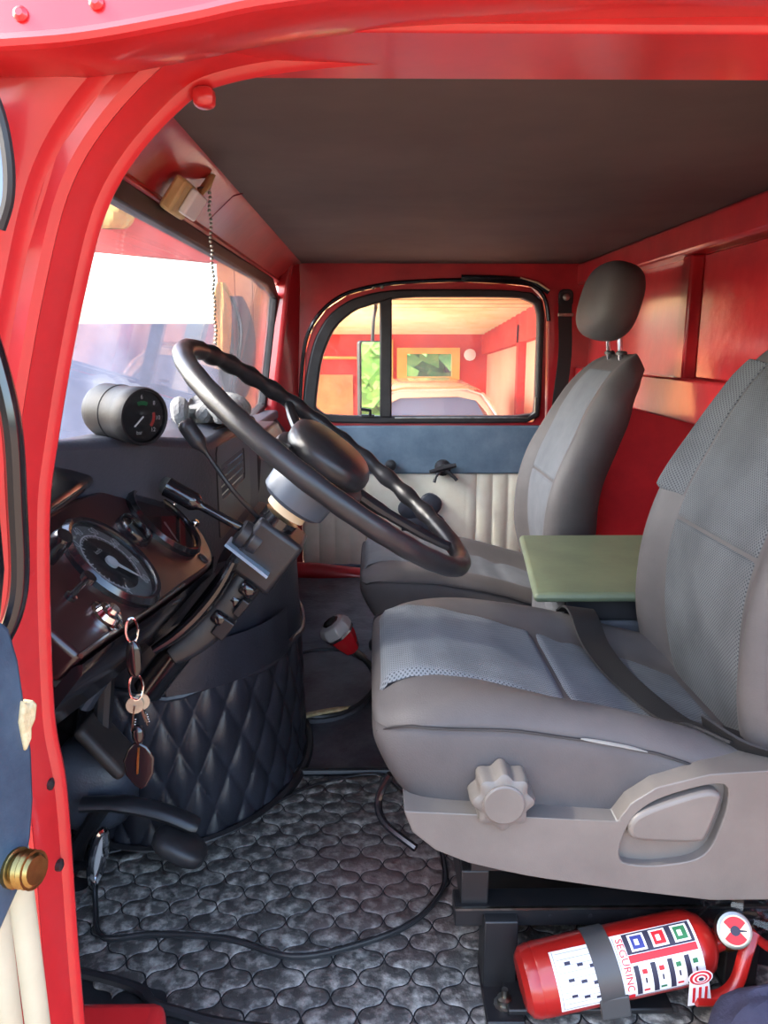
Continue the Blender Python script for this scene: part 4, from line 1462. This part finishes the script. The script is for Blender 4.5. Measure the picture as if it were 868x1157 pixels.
    def panel(i0, i1, k0, k1):
        def fn(u, v):
            i = i0 + (i1 - i0) * u
            w = interp(wtab, i / (N - 1))
            k = k0 + (k1 - k0) * v
            e = min(1, min(u, 1 - u) * 60, min(v, 1 - v) * 30)
            return surf(i, w * k, -0.003 + (0.0062 if driver else 0.0045) * e ** 0.5)
        return G().grid(fn, 64, 44)
    fm_ = M['back_fabric'] if driver else M['seat_smooth']
    build('back_panel', panel(0.6, 13.27, -0.60, 0.60), fm_, t, smooth=1.3)
    build('back_panel', panel(13.29, 26.0, -0.60, 0.60), fm_, t, smooth=1.3)
    for sg in (1, -1) if driver else ():
        build('bolster_panel', panel(14.5, 24.5, 0.603 * sg, 0.95 * sg), fm_, t, smooth=1.3)
    # ---- headrest
    hc = Vector((0.598 + bx, yc, 0.953 + bz))
    g = G().ball(hc, (0.058, 0.122, 0.090), Matrix.Rotation(R(14), 3, 'Y'), 0.72, 20, 32)
    build('headrest', g, M['seat_vinyl'], t)
    for y in (-0.045, 0.045):
        g = G().tube([(0.612 + bx, yc + y, 0.89 + bz), (0.622 + bx, yc + y, 0.80 + bz)], 0.006, 10)
        build('headrest_post', g, M['chrome'], t)
        g = G().lathe([(0.013, 0), (0.013, 0.006), (0.009, 0.009)], (0.620 + bx, yc + y, 0.832 + bz), (0, 0, 1), 14)
        build('post_sleeve', g, M['black'], t)
    return t


ds = make_seat('driver_seat', (0.25, 1.01, 0.0), 'large grey dotted-fabric driver seat nearest the open door', 1.01, 0, 0, 0, 0, True)
# plastic side shell, with a recess for the recliner lever
sh = [(0.030, 0.300), (0.045, 0.290), (0.080, 0.274), (0.138, 0.262), (0.20, 0.251), (0.240, 0.247), (0.258, 0.251), (0.272, 0.270), (0.288, 0.296), (0.316, 0.316), (0.375, 0.332), (0.444, 0.336), (0.56, 0.33), (0.56, 0.17), (0.46, 0.170), (0.390, 0.170), (0.285, 0.185), (0.181, 0.203), (0.115, 0.219), (0.078, 0.233), (0.052, 0.250), (0.038, 0.268)]
rc = [(p.x, p.y) for p in catmull([(0.280, 0.226, 0), (0.281, 0.252, 0), (0.296, 0.284, 0), (0.325, 0.304, 0), (0.376, 0.319, 0), (0.397, 0.312, 0), (0.392, 0.265, 0), (0.374, 0.228, 0), (0.33, 0.217, 0), (0.295, 0.218, 0)], 5, True)]
g = G().holed(sh, rc, XZ, 0.772, 0.86)
build('side_shell', g, M['seat_plastic'], ds, bevel=0.008, seg=3)['label'] = 'moulded grey plastic side skirt'
g = G().prism(inset(rc, 0.001), XZ, 0.784, 0.80)
build('shell_recess', g, M['seat_plastic'], ds)
lv = [(p.x, p.y) for p in catmull([(0.288, 0.258, 0), (0.289, 0.276, 0), (0.309, 0.291, 0), (0.365, 0.311, 0), (0.386, 0.309, 0), (0.388, 0.296, 0), (0.376, 0.254, 0), (0.365, 0.248, 0), (0.338, 0.248, 0), (0.30, 0.251, 0)], 4, True)]
g = G().prism(lv, XZ, 0.768, 0.79)
build('recliner_lever', g, M['seat_plastic'], ds, bevel=0.006, seg=3)
# lobed adjuster knob
kn = []
for k in range(72):
    a = 2 * pi * k / 72
    r = 0.0335 + 0.0033 * cos(8 * a)
    kn.append((r * cos(a), r * sin(a)))
KF = ((0.143, 0, 0.303), (1, 0, 0), (0, 0, 1), (0, -1, 0))
g = G().loft([[Vector((0.143 + p[0] * s, 0.795 - d, 0.303 + p[1] * s)) for p in kn] for s, d in ((1.0, 0.0), (1.0, 0.022), (0.94, 0.030), (0.78, 0.033))])
kb = build('adjuster_knob', g, M['seat_plastic'], ds, bevel=0.0)
g = G().lathe([(0.0235, 0.030), (0.0235, 0.035), (0.0215, 0.0365)], (0.143, 0.795, 0.303), (0, -1, 0), 32)
build('knob_cap', g, M['seat_plastic'], kb)
# torn seam on the near bolster
g = G().tube(catmull([(0.235, 0.798, 0.362), (0.262, 0.798, 0.357), (0.29, 0.798, 0.351), (0.312, 0.798, 0.345)], 4), [0.001, 0.002, 0.0026, 0.003, 0.003, 0.003, 0.003, 0.003, 0.003, 0.0026, 0.002, 0.0016, 0.001], 6, flat=0.6)
build('torn_seam', g, M['dial_ring'], ds)
# wire loop handle at the cushion front
g = G().tube(catmull([(0.02, 0.88, 0.27), (0.005, 0.88, 0.235), (0.012, 0.86, 0.215), (0.05, 0.83, 0.20)], 5), 0.005, 8)
build('slide_bar', g, M['gloss_black'], ds)

psx = make_seat('passenger_seat', (0.22, 1.86, 0.0), 'grey passenger seat with headrest beside the far door', 1.86, -0.03, -0.095, -0.045, -0.055, False)
g = G().box((0.24, 1.86, 0.085), (0.40, 0.36, 0.13))
build('seat_box', g, M['black'], psx, bevel=0.01)

# seat pedestal of black steel bars
pf_ = thing('seat_frame', (0.3, 0.95, 0.0), 'black welded steel frame under the driver seat', 'frame')
g = G().box((0.31, 0.850, 0.100), (0.42, 0.035, 0.028))
build('rail', g, M['frame_steel'], pf_, bevel=0.002)
g = G().box((0.31, 0.832, 0.1125), (0.42, 0.004, 0.003))
build('rail_edge', g, M['steel'], pf_)
for x in (0.156, 0.46):
    for y in (0.84, 1.17):
        g = G().box((x, y, 0.055), (0.042, 0.045, 0.10))
        g.box((x, y - 0.03, 0.008), (0.046, 0.09, 0.006))
        build('leg', g, M['frame_steel'], pf_, bevel=0.002)
g = G().box((0.31, 1.17, 0.10), (0.42, 0.035, 0.028))
build('rail', g, M['frame_steel'], pf_, bevel=0.002)
for x in (0.125, 0.48):
    g = G().box((x, 1.01, 0.135), (0.035, 0.34, 0.05))
    build('slide_rail', g, M['frame_steel'], pf_, bevel=0.002)
g = G().box((0.30, 0.99, 0.18), (0.36, 0.30, 0.04))
build('seat_pan', g, M['frame_steel'], pf_)
g = G().box((0.30, 0.97, 0.06), (0.34, 0.012, 0.11))
build('cross_plate', g, M['frame_steel'], pf_)
g = G().lathe([(0.013, 0), (0.013, 0.002), (0.009, 0.003), (0.009, 0.010), (0.004, 0.012), (0.004, 0.022)], (0.158, 0.792, 0.010), (0, 0, 1), 12)
build('anchor_bolt', g, M['steel'], pf_)
for x in (0.22, 0.27, 0.32):
    g = G().lathe([(0.003, 0), (0.003, 0.001)], (x, 0.833, 0.10), (0, -1, 0), 8)
    build('rail_hole', g, M['rubber'], pf_)

# armrest console between the seats
ac = thing('armrest_console', (0.42, 1.40, 0.0), 'olive green armrest lid on a grey box between the seats', 'armrest')
g = G().prism([(0.262, 1.20), (0.60, 1.20), (0.63, 1.60), (0.312, 1.60)], ((0, 0, 0), (1, 0, 0), (0, 1, 0), (0, 0, 1)), 0.385, 0.402)
build('lid', g, M['green_vinyl'], ac, bevel=0.008, seg=3)
g = G().prism([(0.30, 1.23), (0.58, 1.23), (0.61, 1.58), (0.34, 1.58)], ((0, 0, 0), (1, 0, 0), (0, 1, 0), (0, 0, 1)), 0.0, 0.345)
build('box', g, M['grey_box'], ac, bevel=0.01)
g = G().prism([(0.32, 1.225), (0.58, 1.225), (0.61, 1.58), (0.35, 1.58)], ((0, 0, 0), (1, 0, 0), (0, 1, 0), (0, 0, 1)), 0.345, 0.385)
build('tray', g, M['black'], ac, bevel=0.004)

# lap belt lying over the driver's cushion
def ribbon(path, wdir, w, th=0.0016):
    P = catmull(path, 6)
    W = [Vector(q) for q in wdir] if isinstance(wdir, list) else [Vector(wdir)] * len(P)
    rings = []
    for i, p in enumerate(P):
        a, b = P[max(i - 1, 0)], P[min(i + 1, len(P) - 1)]
        t = (b - a).normalized()
        k = W[min(len(W) - 1, int(i * len(W) / len(P)))]
        k = (k - t * k.dot(t)).normalized()
        n = t.cross(k)
        rings.append([p + k * w / 2 + n * th, p - k * w / 2 + n * th, p - k * w / 2 - n * th, p + k * w / 2 - n * th])
    return G().loft(rings)


lb = thing('lap_belt', (0.36, 1.0, 0.36), 'dark lap belt lying across the driver seat cushion', 'seat belt')
g = ribbon([(0.330, 1.215, 0.366), (0.330, 1.18, 0.383), (0.334, 1.155, 0.378), (0.342, 1.12, 0.348), (0.352, 1.05, 0.334), (0.366, 0.97, 0.331), (0.386, 0.90, 0.330), (0.405, 0.855, 0.346), (0.43, 0.822, 0.346)], (1, 0.35, -0.25), 0.054)
build('webbing', g, M['webbing'], lb)
g = ribbon([(0.395, 0.845, 0.356), (0.43, 0.805, 0.345), (0.50, 0.792, 0.335), (0.58, 0.795, 0.335)], (0.1, 0.75, -0.65), 0.036)
build('near_webbing', g, M['webbing'], lb)
sb = thing('shoulder_belt', (0.67, 2.70, 0.5), 'black seat belt hanging from the pillar behind the passenger', 'seat belt')
g = ribbon([(0.655, 2.708, 0.955), (0.655, 2.704, 0.90), (0.660, 2.700, 0.76), (0.635, 2.66, 0.56), (0.62, 2.62, 0.30)], (1, 0, 0.05), 0.046)
build('webbing', g, M['webbing'], sb)
g = G().prism(rrect(0.632, 0.925, 0.682, 0.985, 0.018), XZ, 2.708, 2.722)
build('anchor_plate', g, M['black'], sb, bevel=0.004)
g = G().lathe([(0.012, 0), (0.012, 0.005), (0.006, 0.008)], (0.657, 2.708, 0.958), (0, -1, 0), 14)
build('anchor_bolt', g, M['steel'], sb)
g = G().box((0.657, 2.704, 0.900), (0.052, 0.010, 0.012))
build('belt_guide', g, M['steel'], sb, bevel=0.002)

# ================================================================ fire extinguisher
EA = Vector((0.176, 0.775, 0.058))
EB = Vector((0.396, 0.790, 0.098))
ex = (EB - EA).normalized()
EL = (EB - EA).length
ez = (Vector((0, 0, 1)) - ex * ex.z).normalized()
ey = ex.cross(ez)          # points to +Y or -Y
if ey.y > 0:
    ey = -ey
ER = 0.0405


def ecy(s, ang, r=ER):
    """point on the extinguisher: s along its axis in metres, ang in degrees, 0 towards the door, 90 up"""
    return EA + ex * s + (ey * cos(R(ang)) + ez * sin(R(ang))) * r


fe = thing('fire_extinguisher', (0.28, 0.79, 0.0), 'red fire extinguisher with white labels lying under the driver seat', 'fire extinguisher')
g = G().lathe([(0.020, -0.004), (0.030, -0.003), (0.0375, 0.003), (0.0402, 0.012), (0.0398, 0.0165), (ER, 0.018), (ER, EL - 0.03), (0.0395, EL - 0.024), (0.0400, EL - 0.022), (0.038, EL - 0.012), (0.031, EL), (0.020, EL + 0.008), (0.014, EL + 0.011), (0.013, EL + 0.020)], EA, ex, 40)
build('cylinder', g, M['ext_red'], fe, smooth=0.5)


def patch(g, s0, s1, a0, a1, h, mi, n=10):
    g.m(mi)
    g.grid(lambda u, v: ecy(s0 + (s1 - s0) * v, a0 + (a1 - a0) * u, ER + h), n, 2)


MS = [M['paper'], M['ink_grey'], M['ink_red'], M['ink'], M['ink_blue'], M['ink_green']]
g = G()
patch(g, 0.034, 0.100, -18, 80, 0.0004, 0)
for k in range(9):
    patch(g, 0.040, 0.094, 74 - 9.5 * k, 73.2 - 9.5 * k, 0.0008, 1, 1)
for k, s in enumerate((0.048, 0.062, 0.076)):
    for q in range(3):
        patch(g, s, s + 0.007, 60 - 24 * q - 5 * k, 55 - 24 * q - 5 * k, 0.0008, 3, 1)
for (s0, s1, a0, a1) in ((0.037, 0.0375, -12, 78), (0.037, 0.098, -13, -12.2)):
    patch(g, s0, s1, a0, a1, 0.0008, 3, 8)
build('instruction_label', g, MS, fe)
g = G()
patch(g, 0.098, 0.206, -22, 84, 0.0003, 0)
patch(g, 0.122, 0.203, 50, 82, 0.0007, 3)           # dark band behind the three class squares
for k, mi in enumerate((4, 2, 5)):
    s = 0.128 + 0.026 * k
    patch(g, s, s + 0.019, 53, 79, 0.0010, 0)
    patch(g, s + 0.0025, s + 0.0165, 56, 76, 0.0013, mi)
    patch(g, s + 0.006, s + 0.011, 61, 70, 0.0016, 0)
patch(g, 0.122, 0.203, 38, 49, 0.0007, 2)
for k in range(4):
    s = 0.124 + 0.020 * k
    patch(g, s, s + 0.006, -15, 34, 0.0008, 3)
    patch(g, s + 0.009, s + 0.015, 20, 27, 0.0008, 2 if k < 2 else 5)
    patch(g, s + 0.011, s + 0.013, 5, 14, 0.0008, 3)
    patch(g, s + 0.008, s + 0.015, -10, -6, 0.0008, 2 if k != 1 else 5)
patch(g, 0.122, 0.204, -19.5, -18, 0.0008, 3)
for k in range(4):
    patch(g, 0.101 + 0.003 * k, 0.1018 + 0.003 * k, 30, 80, 0.0008, 1)
vs, fs = text('SEGURINC', 0.0120, lambda x, y: ecy(0.1165 + y, 36 - x / ER * 57.3 * 1.0, ER + 0.0012))
# letters run around the cylinder, one under another
g.m(2).add(vs, fs)
patch(g, 0.112, 0.121, -19, -11, 0.0014, 2)
build('pictogram_label', g, MS, fe)
# strap and buckle
g = G().grid(lambda u, v: ecy(0.078 + 0.028 * v + 0.004 * u, 190 - 290 * u, ER + 0.002), 40, 2)
build('strap', g, M['strap_grey'], fe)
g = G().box(ecy(0.096, -28, ER + 0.004), (0.034, 0.006, 0.028), Matrix.Rotation(R(-10), 3, 'Y'))
g.tube([ecy(0.084, -40, ER + 0.008), ecy(0.112, -40, ER + 0.008)], 0.004, 8)
build('buckle', g, M['strap_grey'], fe, bevel=0.002)
# valve, gauge and handles
vc = EB + ex * 0.020
g = G().lathe([(0.014, 0), (0.016, 0.004), (0.016, 0.022), (0.011, 0.028)], vc, ex, 18)
build('valve', g, M['brass'], fe)
gcn = vc + ex * 0.006 + ez * 0.010 + Vector((0, -0.020, 0.018))
g = G().lathe([(0.020, -0.008), (0.021, 0.0), (0.020, 0.004), (0.017, 0.005)], gcn, (-0.1, -0.85, 0.5), 28)
gr = build('pressure_gauge', g, M['steel'], fe)
g = G().lathe([(0.0165, 0.005), (0.0165, 0.0058)], gcn, (-0.1, -0.85, 0.5), 24)
build('gauge_face', g, M['ivory'], gr)
gax = Vector((-0.1, -0.85, 0.5)).normalized()
gux = Vector((0.99, -0.1, 0.03)).normalized()
gvx = gax.cross(gux)
gfr = (gcn, gux, gvx, gax)
if gvx.z < 0:
    gfr = (gcn, gux, -gvx, gax)
g = G().prism([(0.0150 * cos(R(a)), 0.0150 * sin(R(a))) for a in range(35, 146, 10)] + [(-0.006, 0.002), (0.006, 0.002)], gfr, 0.0058, 0.0064).prism([(0.0150 * cos(R(a)), 0.0150 * sin(R(a))) for a in range(215, 326, 10)] + [(0.006, -0.002), (-0.006, -0.002)], gfr, 0.0058, 0.0064)
build('gauge_zone', g, M['ink_red'], gr)
g = G().lathe([(0.0055, 0.0058), (0.0055, 0.0068)], gcn, gax, 16)
g.prism([(0.004, -0.0012), (0.013, -0.0006), (0.013, 0.0006), (0.004, 0.0012)], gfr, 0.006, 0.0068)
build('gauge_mark', g, M['ink'], gr)
hd = [vc + ex * 0.022 + Vector((0.012, -0.01, 0.012)), vc + Vector((0.022, -0.02, 0.0)), vc + Vector((0.008, -0.032, -0.032)), vc + Vector((-0.014, -0.040, -0.044)), vc + Vector((-0.045, -0.044, -0.042))]
g = G().tube(catmull(hd, 6), 0.0085, 10, flat=0.7)
build('discharge_hose', g, M['ext_red'], fe)
g = G().tube(catmull([vc + ex * 0.022 + Vector((0.010, -0.01, 0.012)), vc + Vector((0.050, -0.012, 0.0)), vc + Vector((0.10, -0.016, -0.025))], 5), 0.008, 10, flat=0.6)
build('handle', g, M['ext_red'], fe)
# paper seal
tg = vc + Vector((-0.045, -0.052, -0.018))
tf = (tg, (0.98, 0, 0.15), (-0.15, -0.25, 0.95), (0, -1, 0))
g = G()
g.m(0).prism([(-0.013, -0.034), (0.015, -0.034), (0.010, 0.012), (-0.012, 0.012)], tf, 0, 0.0006)
circ = lambda r: [(r * cos(2 * pi * k / 24), 0.018 + r * sin(2 * pi * k / 24)) for k in range(24)]
for k, (r, mi) in enumerate(((0.014, 0), (0.0125, 2), (0.0095, 0), (0.0075, 2), (0.005, 0), (0.003, 3))):
    g.m(mi).prism(circ(r), tf, 0.0005, 0.001 + 0.0004 * k)
for k in range(3):
    g.m(2).prism([(-0.008 + 0.007 * k, -0.028), (-0.005 + 0.007 * k, -0.028), (-0.005 + 0.007 * k, 0.0), (-0.008 + 0.007 * k, 0.0)], tf, 0.0005, 0.0012)
build('inspection_seal', g, MS, fe)
eb_ = thing('extinguisher_bracket', (0.26, 0.80, 0.0), 'low steel bracket cradling the fire extinguisher', 'bracket')
g = G().box((0.26, 0.80, 0.014), (0.20, 0.05, 0.008)).box((0.34, 0.815, 0.035), (0.02, 0.02, 0.04))
build('bracket_plate', g, M['frame_steel'], eb_, bevel=0.002)

# crumpled clear plastic and a navy bag in the corner
cpb = thing('plastic_wrap', (0.44, 0.82, 0.13), 'crumpled clear plastic wrap behind the extinguisher valve', 'plastic wrap')


def crumple(u, v):
    a = 2 * pi * v
    th = pi * u
    r = 1 + 0.25 * sin(4 * a + 5 * th) * sin(3 * th) + 0.12 * sin(9 * a - 7 * th)
    return Vector((0.452 + 0.058 * sin(th) * cos(a) * r, 0.815 + 0.035 * sin(th) * sin(a) * r, 0.130 + 0.034 * cos(th) * r))


g = G().grid(crumple, 14, 20)
build('wrap', g, M['clear'], cpb, smooth=0.2)
nb = thing('navy_bag', (0.46, 0.70, 0.0), 'navy cloth bundle at the lower right beside the extinguisher', 'bag')


def bag(u, v):
    a = 2 * pi * v
    th = pi * u
    r = 1 + 0.05 * sin(5 * a + 2 * th) + 0.05 * sin(3 * a - 5 * th)
    return Vector((0.455 + 0.090 * sin(th) ** 0.8 * cos(a) * r, 0.70 + 0.035 * sin(th) ** 0.8 * sin(a) * r, 0.058 + 0.058 * cos(th) * r))


g = G().grid(bag, 18, 28)
build('bundle', g, M['navy'], nb)

# ================================================================ outside the truck
GZ = -1.0
g = G().box((0, 0, GZ - 0.05), (60, 60, 0.1))
struct('ground', g, M['earth'], label='earth yard around the truck', cat='ground')

# mirror on the passenger side
mm = thing('door_mirror', (0.0, 2.83, 0.60), 'tall truck mirror outside the quarter window', 'mirror')
mn = Vector((0.69, -0.71, 0.0)).normalized()
mu = Vector((0.71, 0.69, 0.0)).normalized()
mf = ((-0.008, 3.06, 0.66), mu, (0, 0, 1), mn)
g = G().prism(rrect(-0.060, -0.155, 0.060, 0.155, 0.012), mf, -0.02, 0.0)
build('mirror_shell', g, M['rubber'], mm, bevel=0.004)
g = G().prism(rrect(-0.055, -0.15, 0.055, 0.15, 0.010), mf, 0.0, 0.002)
build('mirror_glass', g, M['mirror'], mm)
g = G().tube(catmull([(-0.06, 2.83, 0.50), (-0.05, 2.95, 0.505), (-0.012, 3.09, 0.51), (-0.010, 3.10, 0.66), (0.0, 3.09, 0.88), (0.01, 3.07, 0.95), (-0.01, 2.90, 0.97), (-0.03, 2.83, 0.97)], 6), 0.007, 8)
build('mirror_arm', g, M['rubber'], mm)

# lean-to shed beside the truck: sloping board roof, red walls
sr = thing('shed_roof', (0.3, 6, 1.0), 'sloping shed roof of cream boards on red rafters', 'roof', kind='structure')
z_at = lambda y: 1.20 - (y - 3.6) * 0.066
for k in range(22):
    y0 = 3.6 + 0.21 * k
    y1 = y0 + 0.196
    g = G().loft([[Vector((x, y, z)) for y, z in ((y0, z_at(y0) - 0.022), (y1, z_at(y1) + 0.004), (y1, z_at(y1) + 0.02), (y0, z_at(y0) + 0.0))] for x in (-0.62, 1.6)])
    build('board', g, M['boards'], sr)
g = G().loft([[Vector((x, y, z)) for y, z in ((3.5, z_at(3.5) + 0.03), (8.3, z_at(8.3) + 0.03), (8.3, z_at(8.3) + 0.06), (3.5, z_at(3.5) + 0.06))] for x in (-0.7, 1.7)])
build('roof_sheet', g, M['jacket'], sr)
sw = thing('shed_back_wall', (0.4, 8.1, GZ), 'red back wall of the shed with a yellow-framed window', 'wall', kind='structure')
g = G().holed([(-0.95, GZ), (1.3, GZ), (1.3, 0.91), (-0.95, 0.91)], [(0.32, 0.46), (0.82, 0.46), (0.82, 0.73), (0.32, 0.73)], XZ, 8.0, 8.12)
build('wall_panel', g, M['shed_red'], sw)
g = G().holed([(0.24, 0.40), (0.88, 0.40), (0.88, 0.77), (0.24, 0.77)], [(0.34, 0.48), (0.80, 0.48), (0.80, 0.71), (0.34, 0.71)], XZ, 7.97, 8.05)
build('window_frame', g, M['yellow'], sw)
g = G().box((0.57, 8.06, 0.595), (0.5, 0.01, 0.27))
build('window_pane', g, M['pane'], sw)
g = G().box((0.15, 7.985, 0.60), (0.10, 0.03, 0.5))
build('yellow_post', g, M['yellow'], sw)
g = G().box((-0.42, 7.98, 0.25), (0.42, 0.04, 0.5))
build('orange_board', g, M['orange'], sw)
g = G().tube([(-0.62, 7.95, 0.67), (-0.05, 7.95, 0.67)], 0.015, 8)
build('pipe', g, M['ochre'], sw)
g = G().lathe([(0.07, 0), (0.06, 0.03), (0.03, 0.04)], (-0.62, 7.98, 0.67), (0, -1, 0), 14)
build('pipe_flange', g, M['steel'], sw)
g = G().lathe([(0.06, 0), (0.06, 0.03), (0.03, 0.04)], (0.98, 7.98, 0.70), (0, -1, 0), 14)
build('wall_lamp_base', g, M['paper'], sw)
sv = thing('shed_side_wall', (1.2, 6, GZ), 'pale pink side wall under a red beam', 'wall', kind='structure')
g = G().loft([[Vector((1.16, y, z)) for y, z in ((3.4, GZ), (8.0, GZ), (8.0, 0.90), (3.4, 1.20))], [Vector((1.28, y, z)) for y, z in ((3.4, GZ), (8.0, GZ), (8.0, 0.90), (3.4, 1.20))]])
build('wall_panel', g, M['shed_pink'], sv)
g = G().loft([[Vector((1.10, y, z)) for y, z in ((3.4, 0.96), (8.0, 0.70), (8.0, 0.90), (3.4, 1.20))], [Vector((1.17, y, z)) for y, z in ((3.4, 0.96), (8.0, 0.70), (8.0, 0.90), (3.4, 1.20))]])
build('beam', g, M['shed_red'], sv)
g = G().box((1.13, 6.0, 0.0), (0.06, 0.09, 1.9))
build('post', g, M['shed_red'], sv)

# car parked in the shed
car = thing('parked_car', (0.45, 6.0, GZ), 'beige car parked in the shed beyond the passenger window', 'car')
prof_c = [(-0.12, 0.02), (-0.06, 0.28), (0.04, 0.46), (0.16, 0.515), (0.60, 0.525), (0.74, 0.50), (0.82, 0.42), (0.95, 0.18), (1.00, 0.02)]
g = G()
rings = []
for y, s, dz in ((5.35, 0.94, -0.03), (5.45, 1.0, 0.0), (6.5, 1.0, 0.01), (6.7, 0.94, -0.03)):
    rings.append([Vector((0.40 + (x - 0.40) * s, y, z + dz)) for x, z in prof_c] + [Vector((0.40 + (x - 0.40) * s * 0.96, y, z + dz - 0.05)) for x, z in reversed(prof_c[1:-1])])
g.loft(rings)
build('roof', g, M['car_paint'], car, bevel=0.01)
g = G().prism([(-0.04, 0.10), (0.06, 0.38), (0.14, 0.435), (0.62, 0.445), (0.71, 0.42), (0.90, 0.10)], XZ, 5.38, 5.44)
build('windshield', g, M['car_glass'], car)
g = G().box((0.42, 6.0, -0.28), (1.20, 2.6, 0.62))
build('body', g, M['car_paint'], car, bevel=0.06, seg=3)
g = G().tube([(-0.02, 5.36, 0.36), (0.08, 5.36, 0.475), (0.20, 5.36, 0.500), (0.64, 5.36, 0.505), (0.75, 5.36, 0.470), (0.85, 5.36, 0.33), (0.93, 5.36, 0.14)], 0.016, 8)
build('roof_trim', g, M['chrome'], car)
g = G().tube([(-0.1, 5.33, 0.05), (0.9, 5.33, 0.05)], 0.015, 8)
build('wiper_cowl', g, M['rubber'], car)
for x in (-0.10, 0.92):
    for y in (5.1, 6.9):
        g = G().lathe([(0.20, -0.1), (0.30, -0.08), (0.32, 0), (0.30, 0.08), (0.20, 0.1)], (x, y, GZ + 0.32), (1, 0, 0), 20)
        build('wheel', g, M['rubber'], car)

# wall seen through the windshield: red fascia, open strip, pale sheet standing in for glass reflection, orange boards
fs_ = thing('front_wall', (-1.5, 5.0, GZ), 'red fascia over an open strip and a blue-grey sheet imitating glass reflection', 'wall', kind='structure')
g = G().prism([(-3.2, 1.50), (-0.55, 1.26), (-0.55, 2.6), (-3.2, 2.6)], XZ, 5.0, 5.12)
build('fascia', g, M['shed_red'], fs_)
g = G().grid(lambda u, v: (-3.4 + 2.45 * u, 5.05 + 0.03 * sin(14 * u) + 0.02 * sin(31 * u), GZ + (0.93 - GZ) * v), 50, 4)
build('sheet', g, M['glass_reflection'], fs_)
for k in range(4):
    g = G().box((-0.92 + 0.11 * k, 5.03, 0.2), (0.105, 0.04, 2.4))
    build('board', g, M['orange'], fs_)
for nm, lab, x, z, w, h, m, ph in (('jacket', 'dark jacket hanging on the orange boards beyond the windshield', -0.86, 0.78, 0.24, 0.62, 'jacket', 0.0), ('ochre_cloth', 'ochre cloth hanging beside the dark jacket', -0.90, 0.94, 0.10, 0.44, 'ochre', 1.0), ('orange_reflection', 'orange shape on the red fascia imitating a reflection in the windshield', -1.56, 1.56, 0.30, 0.16, 'ochre', 2.0)):  # the orange bundle is added in place of a windshield reflection
    yy = 4.90 if nm != 'ochre_cloth' else 4.76
    def drape(u, v, x=x, z=z, w=w, h=h, ph=ph, yy=yy):
        a = 2 * pi * v
        t = sin(pi * (0.04 + 0.92 * u)) ** 0.35
        return Vector((x + w / 2 * t * cos(a) * (1 + 0.1 * sin(4 * u + ph)), yy + 0.06 * t * sin(a) * (1 + 0.35 * sin(5 * a + 3 * u)), z + h / 2 - h * u))
    g = G().grid(drape, 16, 28)
    tag(build(nm, g, M[m]), lab, 'cloth')
# trees behind the camera side, mirrored in the truck's glass and chrome
for i, (x, y, s) in enumerate(((9, 2.6, 1.0), (-9, 13, 2.4), (1.4, 14.5, 2.0))):
    tr = thing('yard_tree', (x, y, GZ), ('leafy tree mirrored in the passenger door mirror', 'leafy tree behind the front wall, out past the windshield', 'leafy tree behind the shed back wall')[i], 'tree')
    random.seed(20 + i)
    g = G()
    for k in range(520):
        d = Vector((random.gauss(0, 1), random.gauss(0, 1), random.gauss(0, 1))).normalized() * (0.5 + 0.5 * random.random())
        c = Vector((x, y, GZ + (1.4 if i == 0 else 0.95) * s)) + Vector((d.x * s * 0.8, d.y * s * 0.8, d.z * s * 0.75))
        e1 = Vector((random.random() - 0.5, random.random() - 0.5, random.random() - 0.5)).normalized() * 0.30
        e2 = e1.cross(d).normalized() * 0.20
        g.add([c - e1, c + e2, c + e1, c - e2], [(0, 1, 2, 3)])
    build('foliage', g, M['leaf'], tr, smooth=0, recalc=False)['kind'] = 'stuff'
    g = G().tube([(x, y, GZ), (x + 0.1, y, GZ + s), (x, y, GZ + 1.7 * s)], [0.16, 0.13, 0.06], 8)
    build('trunk', g, M['jacket'], tr)
print('tiles', cnt)
